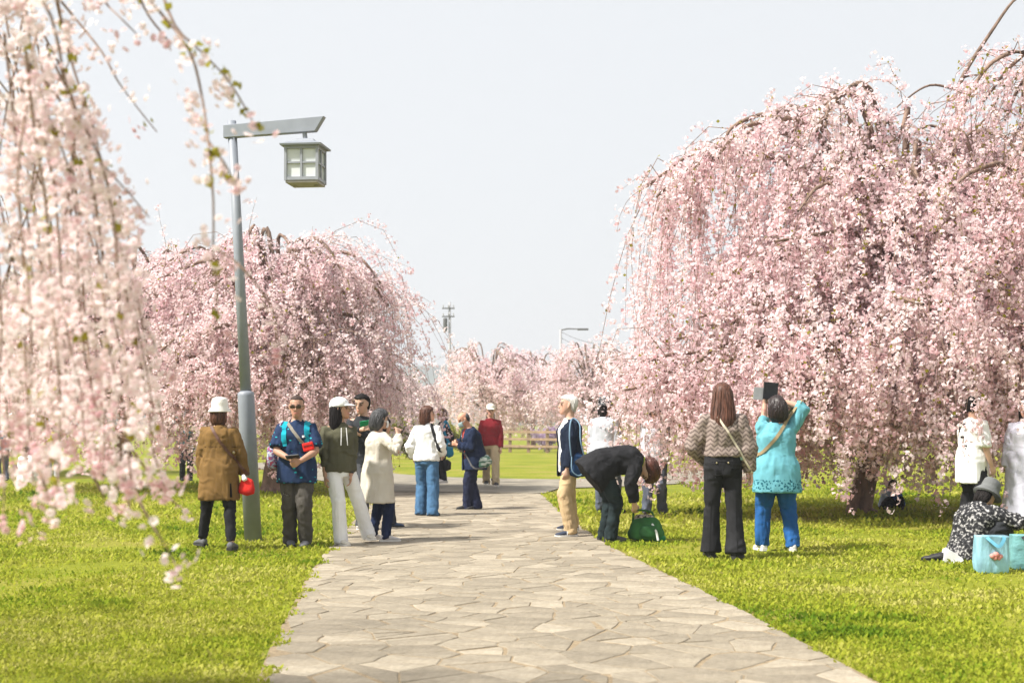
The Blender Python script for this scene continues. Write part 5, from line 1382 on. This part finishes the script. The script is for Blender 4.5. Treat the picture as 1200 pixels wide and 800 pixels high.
bm = bmesh.new(); pl = smooth_path([Vector((.06, -.12, .2)), Vector((.10, -.16, .12)), Vector((.12, -.17, .03))], 4); tube(bm, pl, [.014] * len(pl), n=7); pin(r, 'white_cord', bm, M_white)

# 13/14 two people half hidden by the blossom
p = Person('greyb', 'person in pale grey blouse and grey jeans behind the hanging blossom', 768, 602, 1.60, 168, feet=[('px', 776, 602, 5), ('px', 758, 603, -6)], girth=1.05, voxel=.012, hl=('px', 779, 545, -.1), hr=('px', 757, 540, -.15), female=True, head=(10, 12))
p.trousers(C_('slate_jeans', (.10, .115, .155), .2), (.106, .094, .08, .074, .07), hem=.03); p.top(noise_cloth('grey_print', [(.42, (.55, .55, .60)), (.5, (.68, .68, .70)), (.58, (.38, .38, .44))], 45), off=.035, hem=-.12, rs=(.08, .074, .066, .052), name='blouse')
p.shoes(M_shoe_b, M_sole_d); p.hair('bob', M_hair_black)
p = Person('striph', 'person in light grey jacket and dark striped hat behind the bending person', 708, 601, 1.70, -25, feet=[('px', 704, 600, 5), ('px', 722, 601, -20)], girth=1.05, voxel=.012, head=(-30, 0))
p.trousers(MATS['slate_jeans']); p.top(C_('light_grey_jacket', (.42, .44, .48), .08), off=.04, hem=-.15, rs=(.082, .076, .07, .055), name='jacket'); p.shoes(M_shoe_b); p.hair('nape', M_hair_black)
p.bucket_hat(noise_cloth('striped_hat', [(.46, (.02, .02, .025)), (.5, (.6, .6, .6)), (.56, (.03, .03, .035))], 14, 1, (1, 1, 6)), brim=.02, crown=.14, drop=.02)

# 15 patterned blouse, flared black jeans
p = Person('blouse', 'person with long brown hair in patterned taupe blouse and flared black jeans', 847, 655, 1.69, 2, feet=[('px', 833, 654, 4, .045, 14), ('px', 862, 656, -28, .045, 14)], hips=(0, 0, .955), hl=('px', 826, 542, .2), el=(-1, -.35, 0), hr=('px', 883, 568, -.02), er=(.9, -.5, 0), head=(-4, 2), girth=1.0, female=True, hipw=1.04, twist=-4)
p.trousers(M_jean_black, (.104, .088, .074, .088, .108), hem=.055, top=.17, amp=.006)
p.top(zigzag_cloth('taupe_zigzag', (.095, .070, .062), (.27, .215, .19)), off=.034, hem=.06, sleeve=.96, rs=(.086, .092, .096, .058), name='blouse', amp=.011)
p.shoes(M_shoe_b, M_sole_d, heel=.05); p.hair('long', M_hair_brown)
bm = bmesh.new(); loft(bm, p.torso_rings(.018, .135, .175)); p.addbm('belt', bm, mat('black_belt', (.012, .012, .013), rough=.5))
M_pk = C_('black_denim_pocket', (.026, .026, .028), .3); M_st = mat('denim_seam', (.009, .009, .01), rough=.9)
for x0 in (837.5, 857): p.patch('pocket', [(x0, 549), (x0 + 10, 549), (x0 + 9.5, 560), (x0 + .5, 560)], M_pk, .002, 5)
p.patch('yoke_seam', [(834, 541), (872, 541), (872, 541.7), (834, 541.7)], M_st, .002, 8)
for x0, x1 in ((833.5, 831.5), (862, 864)): p.patch('leg_seam', [(x0, 585), (x0 + .8, 585), (x1 + .8, 645), (x1, 645)], M_st, .002, 8)
bv = p.bvh(); h = (p.cast(868, 537),)
if h[0] is not None:
    bm = bmesh.new(); add_box(bm, h[0] + Vector((0, -.003, 0)), (.085, .008, .03)); tag(pin(None, 'card_case', bm, mat('mint_plastic', (.35, .55, .50), rough=.5), smooth=False), 'mint card case peeking from the back pocket of the black jeans', 'case')
    o = bpy.data.objects['card_case']; o.matrix_world = p.Mw
for sx in (-.085, .03):
    h = bv.ray_cast(Vector((sx, -2, .955)), Vector((0, 1, 0)))
    if h[0] is not None:
        bm = bmesh.new(); tube(bm, [h[0] + Vector((0, -.006, 0)), h[0]], [.009, .009], n=8); p.addbm('button', bm, mat('brass', (.5, .42, .25)))
r = p.thing('crossbody_bag', 'thin cream strap of a small bag across the patterned blouse', 'bag')
p.strap(r, p.sh[-1] * .55 + p.sp(.47) * .45 + Vector((0, 0, .05)), p.sp(.05) + Vector((.19, .0, 0)), mat('cream_strap', (.62, .55, .44), rough=.7), .020)
bm = bmesh.new(); pouch(bm, p.sp(.03) + Vector((.17, .16, -.02)), .07, .05, .08); pin(r, 'bag_body', bm, mat('cream_strap', (.6, .5, .4)))

# 16 turquoise top, holding up a tablet
p = Person('turq', 'person in turquoise lace-hem top and blue jeans holding up a tablet', 910, 646, 1.60, 6, feet=[('px', 893, 645, 6), ('px', 929, 646, -16)], hr=('px', 917, 470, .10), hl=('px', 896, 474, .30), er=(.9, -.3, -.2), el=(.1, .5, -1), head=(10, -10), girth=1.17, hipw=1.0, female=True, grip=.9)
p.trousers(C_('bright_blue_jeans', (.022, .10, .29), .25), (.112, .105, .090, .080, .072), hem=.05, amp=.009)
p.top(lace_hem_cloth('turquoise_lace', (.125, .36, .425), (.01, .10, .14), .672, .80), off=.032, hem=-.27, sleeve=.70, rs=(.08, .076, .072, .066), flare=.085, name='tunic', amp=.009)
p.shoes(M_shoe_w, M_sole, wd=.05); p.hair('wavy', mat('hair_dark_brown', (.022, .013, .012), rough=.42, var=.5, scale=60, stretch=(1, 1, .12), bump=.5, bscale=90, spec=.5))
c = p.Minv @ P(900, 457, p.loc.y + .2)
root = p.thing('tablet', 'black tablet with open grey cover held up by the turquoise-topped person', 'tablet')
for nm, px_, ang, mm in (('screen_half', 903, 4, M_blackp), ('cover', 889.4, 2, mat('grey_cover', (.30, .31, .32), rough=.6))):
    q = p.Minv @ P(px_, 461 if nm == 'cover' else 458, p.loc.y + .17); rot = Matrix.Rotation(R(ang - 6), 3, 'Z') @ Matrix.Rotation(R(5), 3, 'Y')
    bm = bmesh.new(); add_box(bm, q + Vector((0, .02 if nm == 'cover' else 0, 0)), (.165 if nm == 'screen_half' else .11, .012, .195 if nm == 'screen_half' else .14), rot, bevel=.004); pin(root, nm, bm, mm, smooth=False)
    if nm == 'screen_half':
        bm = bmesh.new(); add_box(bm, q + rot @ Vector((0, -.0075, 0)), (.15, .002, .18), rot); pin(root, 'screen', bm, MATS['screen_glass'], smooth=False)
r = p.thing('crossbody_bag', 'olive strap of a bag across the turquoise top', 'bag')
p.strap(r, p.sh[1] * .42 + p.sp(.47) * .58 + Vector((0, 0, .03)), p.sp(.1) + Vector((-.24, .0, 0)), mat('olive_strap', (.26, .20, .11), rough=.8), .036)
bm = bmesh.new(); pouch(bm, p.sp(.03) + Vector((-.2, .16, -.02)), .08, .05, .1); pin(r, 'bag_body', bm, MATS['olive_strap'])

# 17 man in white shirt under the tree at the right
p = Person('wshirt', 'person in white shirt with dark print half hidden under blossom behind the seated person', 1140, 622, 1.66, -62, feet=[('px', 1128, 621, 4), ('px', 1150, 624, -4)], girth=1.08, hl=('px', 1160, 540, .1), hr=('px', 1162, 545, -.2), head=(-8, 4))
p.trousers(M_black); p.top(M_white, off=.034, hem=-.32, sleeve=.5, rs=(.086, .082, .078, .06), name='shirt', amp=.006); p.shoes(M_shoe_b); p.hair('short', M_hair_black)
for ox, oy, sx_, sz_ in ((1126, 500, .05, .13), (1131, 497, .09, .03), (1129, 512, .07, .03), (1133, 522, .12, .02)):
    h = p.cast(ox, oy); bm = bmesh.new(); add_box(bm, h, (sx_, .014, sz_), Matrix.Rotation(R(62), 3, 'Z')); p.addbm('print_mark', bm, M_black, smooth=False)
# 18 pale long dress at the edge
p = Person('dress', 'person in long pale lavender robe at the right edge of the picnic', 1203, 622, 1.62, 150, girth=1.05)
p.trousers(M_white); p.top(C_('lavender_cloth', (.50, .50, .58), .06), off=.05, hem=-.80, sleeve=.97, rs=(.086, .09, .095, .09), flare=.10, name='robe', amp=.007); p.shoes(M_shoe_w); p.hair('bob', M_hair_black)
# 19 seated woman with grey hat
p = Person('seat', 'person in grey bucket hat and black speckled jacket seated on the grass', 1143, 657, 1.56, -62, hips=(0, -.05, .12), feet=[(-.12, .30, 20), (.10, .32, -30)], kneeL=(-.3, .5, 1), kneeR=(.5, .4, .9), lean=(2, 30, 0), hl=(-.02, .40, .42), hr=(.16, .38, .40), er=(.8, -.3, 0), head=(4, 18), girth=1.22, female=True)
p.trousers(C_('dark_slacks', (.03, .032, .036), .2)); p.top(noise_cloth('speckled_jacket', [(.40, (.013, .013, .015)), (.54, (.045, .045, .048)), (.62, (.36, .35, .34))], 34, 6), off=.05, hem=-.1, sleeve=.97, rs=(.09, .084, .076, .06), name='jacket', amp=.012)
p.shoes(M_shoe_b); p.hair('nape', M_hair_black); p.bucket_hat(mat('grey_felt', (.13, .135, .135), rough=.9, var=.15, bump=.5, bscale=60), brim=.052, crown=.15, drop=.06)
# bags and sheet by the picnic
def tote(label, b, w_, d_, h, m, mh, rz, emblem=None, name='tote_bag'):
    r = empty(name, b, R(rz)); tag(r, label, 'bag')
    bm = bmesh.new(); rings = []
    for z, k in ((0, .9), (.02, 1), (h * .3, 1.03), (h * .7, .99), (h * .96, .96), (h, .95)):
        rr = []
        for a in np.linspace(0, 2 * math.pi, 24, endpoint=False):
            ca, sa = math.cos(a), math.sin(a); v = Vector((math.copysign(abs(ca) ** .35, ca) * w_ / 2 * k, math.copysign(abs(sa) ** .35, sa) * d_ / 2 * k, z))
            v += Vector((noise.noise(v * 9), noise.noise(v * 9 + Vector((3, 1, 4))), .6 * noise.noise(v * 7))) * .018 * (z > .01); rr.append(v)
        rings.append(rr)
    loft(bm, rings); pin(r, 'bag_body', bm, m)
    for sy in (-1, 1):
        pl = smooth_path([Vector((-w_ * .26, sy * d_ * .47, h * .96)), Vector((-w_ * .2, sy * (d_ * .5 + .03), h * .88)), Vector((0, sy * (d_ * .5 + .06), h * .74)), Vector((w_ * .2, sy * (d_ * .5 + .03), h * .9)), Vector((w_ * .26, sy * d_ * .47, h * .97))], 5)
        bm = bmesh.new(); ribbon(bm, pl, [Vector((0, sy, .3)).normalized()] * len(pl), .03); pin(r, 'handle', bm, mh, smooth=False)
    if emblem:
        bm = bmesh.new()
        for ex, ez, er_ in ((-.035, .0, .022), (.0, .012, .026), (.04, -.004, .02), (-.012, -.02, .018), (.025, -.022, .016)): tube(bm, [(ex, -d_ * .5 - .017, h * .48 + ez), (ex, -d_ * .5 - .004, h * .48 + ez)], [er_, er_], n=12)
        pin(r, 'emblem', bm, emblem)
tote('light blue shopping bag with small pink emblem standing on the grass', G(1162, 671), .30, .17, .335, mat('sky_blue_bag', (.27, .50, .60), rough=.5, var=.4, scale=9, bump=.6, bscale=12, stretch=(1, 1, .4), bdist=.03), mat('sky_blue_handle', (.12, .36, .5), rough=.5), 6, mat('pink_emblem', (.6, .25, .22)))
tote('teal cooler bag standing behind the light blue shopping bag', G(1207, 667), .36, .22, .32, mat('teal_bag', (.16, .36, .37), rough=.5, var=.3, scale=7, bump=.6, bscale=12, bdist=.03), M_blackp, -4)
r = empty('white_mat', G(1117, 659)); tag(r, 'folded white sheet lying on the grass beside the seated person', 'sheet')
bm = bmesh.new(); vs = [(-.10, -.04, 0), (.17, -.06, .0), (.18, .16, .0), (-.08, .16, .0), (-.075, -.02, .15), (.12, -.03, .02), (.14, .14, .03), (-.06, .14, .12)]
v = [bm.verts.new(q) for q in vs]; [bm.faces.new([v[i] for i in f_]) for f_ in ((3, 2, 1, 0), (4, 5, 6, 7), (0, 1, 5, 4), (1, 2, 6, 5), (2, 3, 7, 6), (3, 0, 4, 7))]; pin(r, 'sheet', bm, mat('sheet_white', (.68, .68, .68), rough=.6), smooth=False)
for k, (px_, py_, rz) in enumerate(((1097, 658, 70), (1105, 655, 95))):
    r = empty('black_shoe', G(px_, py_), R(rz)); tag(r, 'black shoe left on the grass beside the white sheet', 'shoe', 'pair of shoes by the white sheet')
    bm = bmesh.new(); rings = [[Vector((math.cos(t) * w2, y, .01 + (math.sin(t) * .5 + .5) * hh)) for t in np.linspace(0, 2 * math.pi, 12, endpoint=False)] for y, w2, hh in ((-.12, .02, .06), (-.1, .036, .085), (-.03, .04, .08), (.05, .045, .055), (.11, .04, .045), (.14, .015, .03))]
    loft(bm, rings); pin(r, 'upper', bm, M_shoe_b)
    bm = bmesh.new(); add_box(bm, (0, .01, .008), (.08, .25, .016), bevel=.005); pin(r, 'sole', bm, M_sole_d, smooth=False)

# 20 two small figures seated far under the big tree
for k, (px_, lab, m_, f_) in enumerate(((1036, 'small person in pale blue seated in the shade under the big cherry', C_('pale_blue_cloth', (.36, .46, .58)), -120), (1053, 'small person in deep blue leaning over, seated under the big cherry', C_('deep_blue_top', (.03, .10, .34)), 120))):
    p = Person('kid%d' % k, lab, px_, 596, .92, f_, hips=(0, 0, .13), feet=[(-.14, .5, 10), (.14, .5, -10)], lean=(0, 35 + 20 * k, 0), hl=(-.1, .38, .3), hr=(.1, .38, .3), voxel=.02, head=(0, 10))
    p.trousers(M_black); p.top(m_, name='shirt', off=.03); p.shoes(M_shoe_b); p.hair('short', M_hair_black)

# 21 people picnicking far left, seen through the foreground blossom
p = Person('hood', 'person in white hooded jacket seated with back turned at the far picnic', 34, 566, 1.70, 10, hips=(0, 0, .12), feet=[(-.16, .55, 10), (.16, .55, -10)], lean=(-4, 22, 0), hl=(-.1, .45, .3), hr=(.12, .42, .3), girth=1.2, voxel=.015)
p.trousers(M_black); p.top(M_white, off=.05, hem=-.08, rs=(.09, .085, .075, .06), name='jacket'); p.shoes(M_shoe_b); p.hair('wavy', M_hair_black)
p = Person('facer', 'person with brown hair seated facing the white hooded jacket', 48, 562, 1.55, 165, hips=(0, 0, .12), feet=[(-.16, .5, 10), (.16, .5, -10)], lean=(0, 20, 0), hl=(-.1, .4, .3), hr=(.12, .4, .3), voxel=.015)
p.trousers(MATS['slate_jeans']); p.top(MATS['pale_coat'], off=.03, name='shirt'); p.shoes(M_shoe_w); p.hair('bob', M_hair_red)
p = Person('darkj', 'person in black jacket over grey standing at the far picnic', 35, 560, 1.36, 150, voxel=.015, head=(-30, 0))
p.trousers(M_black); p.top(MATS['light_grey_jacket'], off=.02, sleeve=.4, name='shirt'); p.top(M_black, off=.04, hem=-.2, name='jacket', rs=(.08, .075, .068, .055), cut=lambda c: c.y > .03 and abs(c.x) < .06 and c.z < 1.47); p.shoes(M_shoe_b); p.hair('short', M_hair_black)
p = Person('yellow', 'person in bright yellow jacket standing with back turned at the far picnic', 62, 560, 1.32, 20, voxel=.015)
p.trousers(C_('pale_trousers', (.5, .5, .52))); p.top(C_('yellow_cloth', (.66, .60, .10), .06), off=.04, hem=-.2, rs=(.08, .075, .068, .055), name='jacket'); p.shoes(M_shoe_w); p.hair('short', M_hair_black)
p = Person('skyb', 'person in light blue shirt at the far left of the picnic', 3, 563, 1.38, 30, voxel=.015)
p.trousers(MATS['slate_jeans']); p.top(C_('sky_shirt', (.25, .42, .62)), off=.03, name='shirt'); p.shoes(M_shoe_w); p.hair('short', M_hair_black)
p = Person('tealp', 'person in dark teal patterned top under the cherry beside the brown coat', 218, 563, 1.42, 200, voxel=.015)
p.trousers(M_black); p.top(noise_cloth('teal_print', [(.45, (.015, .05, .07)), (.6, (.10, .22, .24))], 25), off=.03, name='shirt'); p.shoes(M_shoe_b); p.hair('short', M_hair_black)
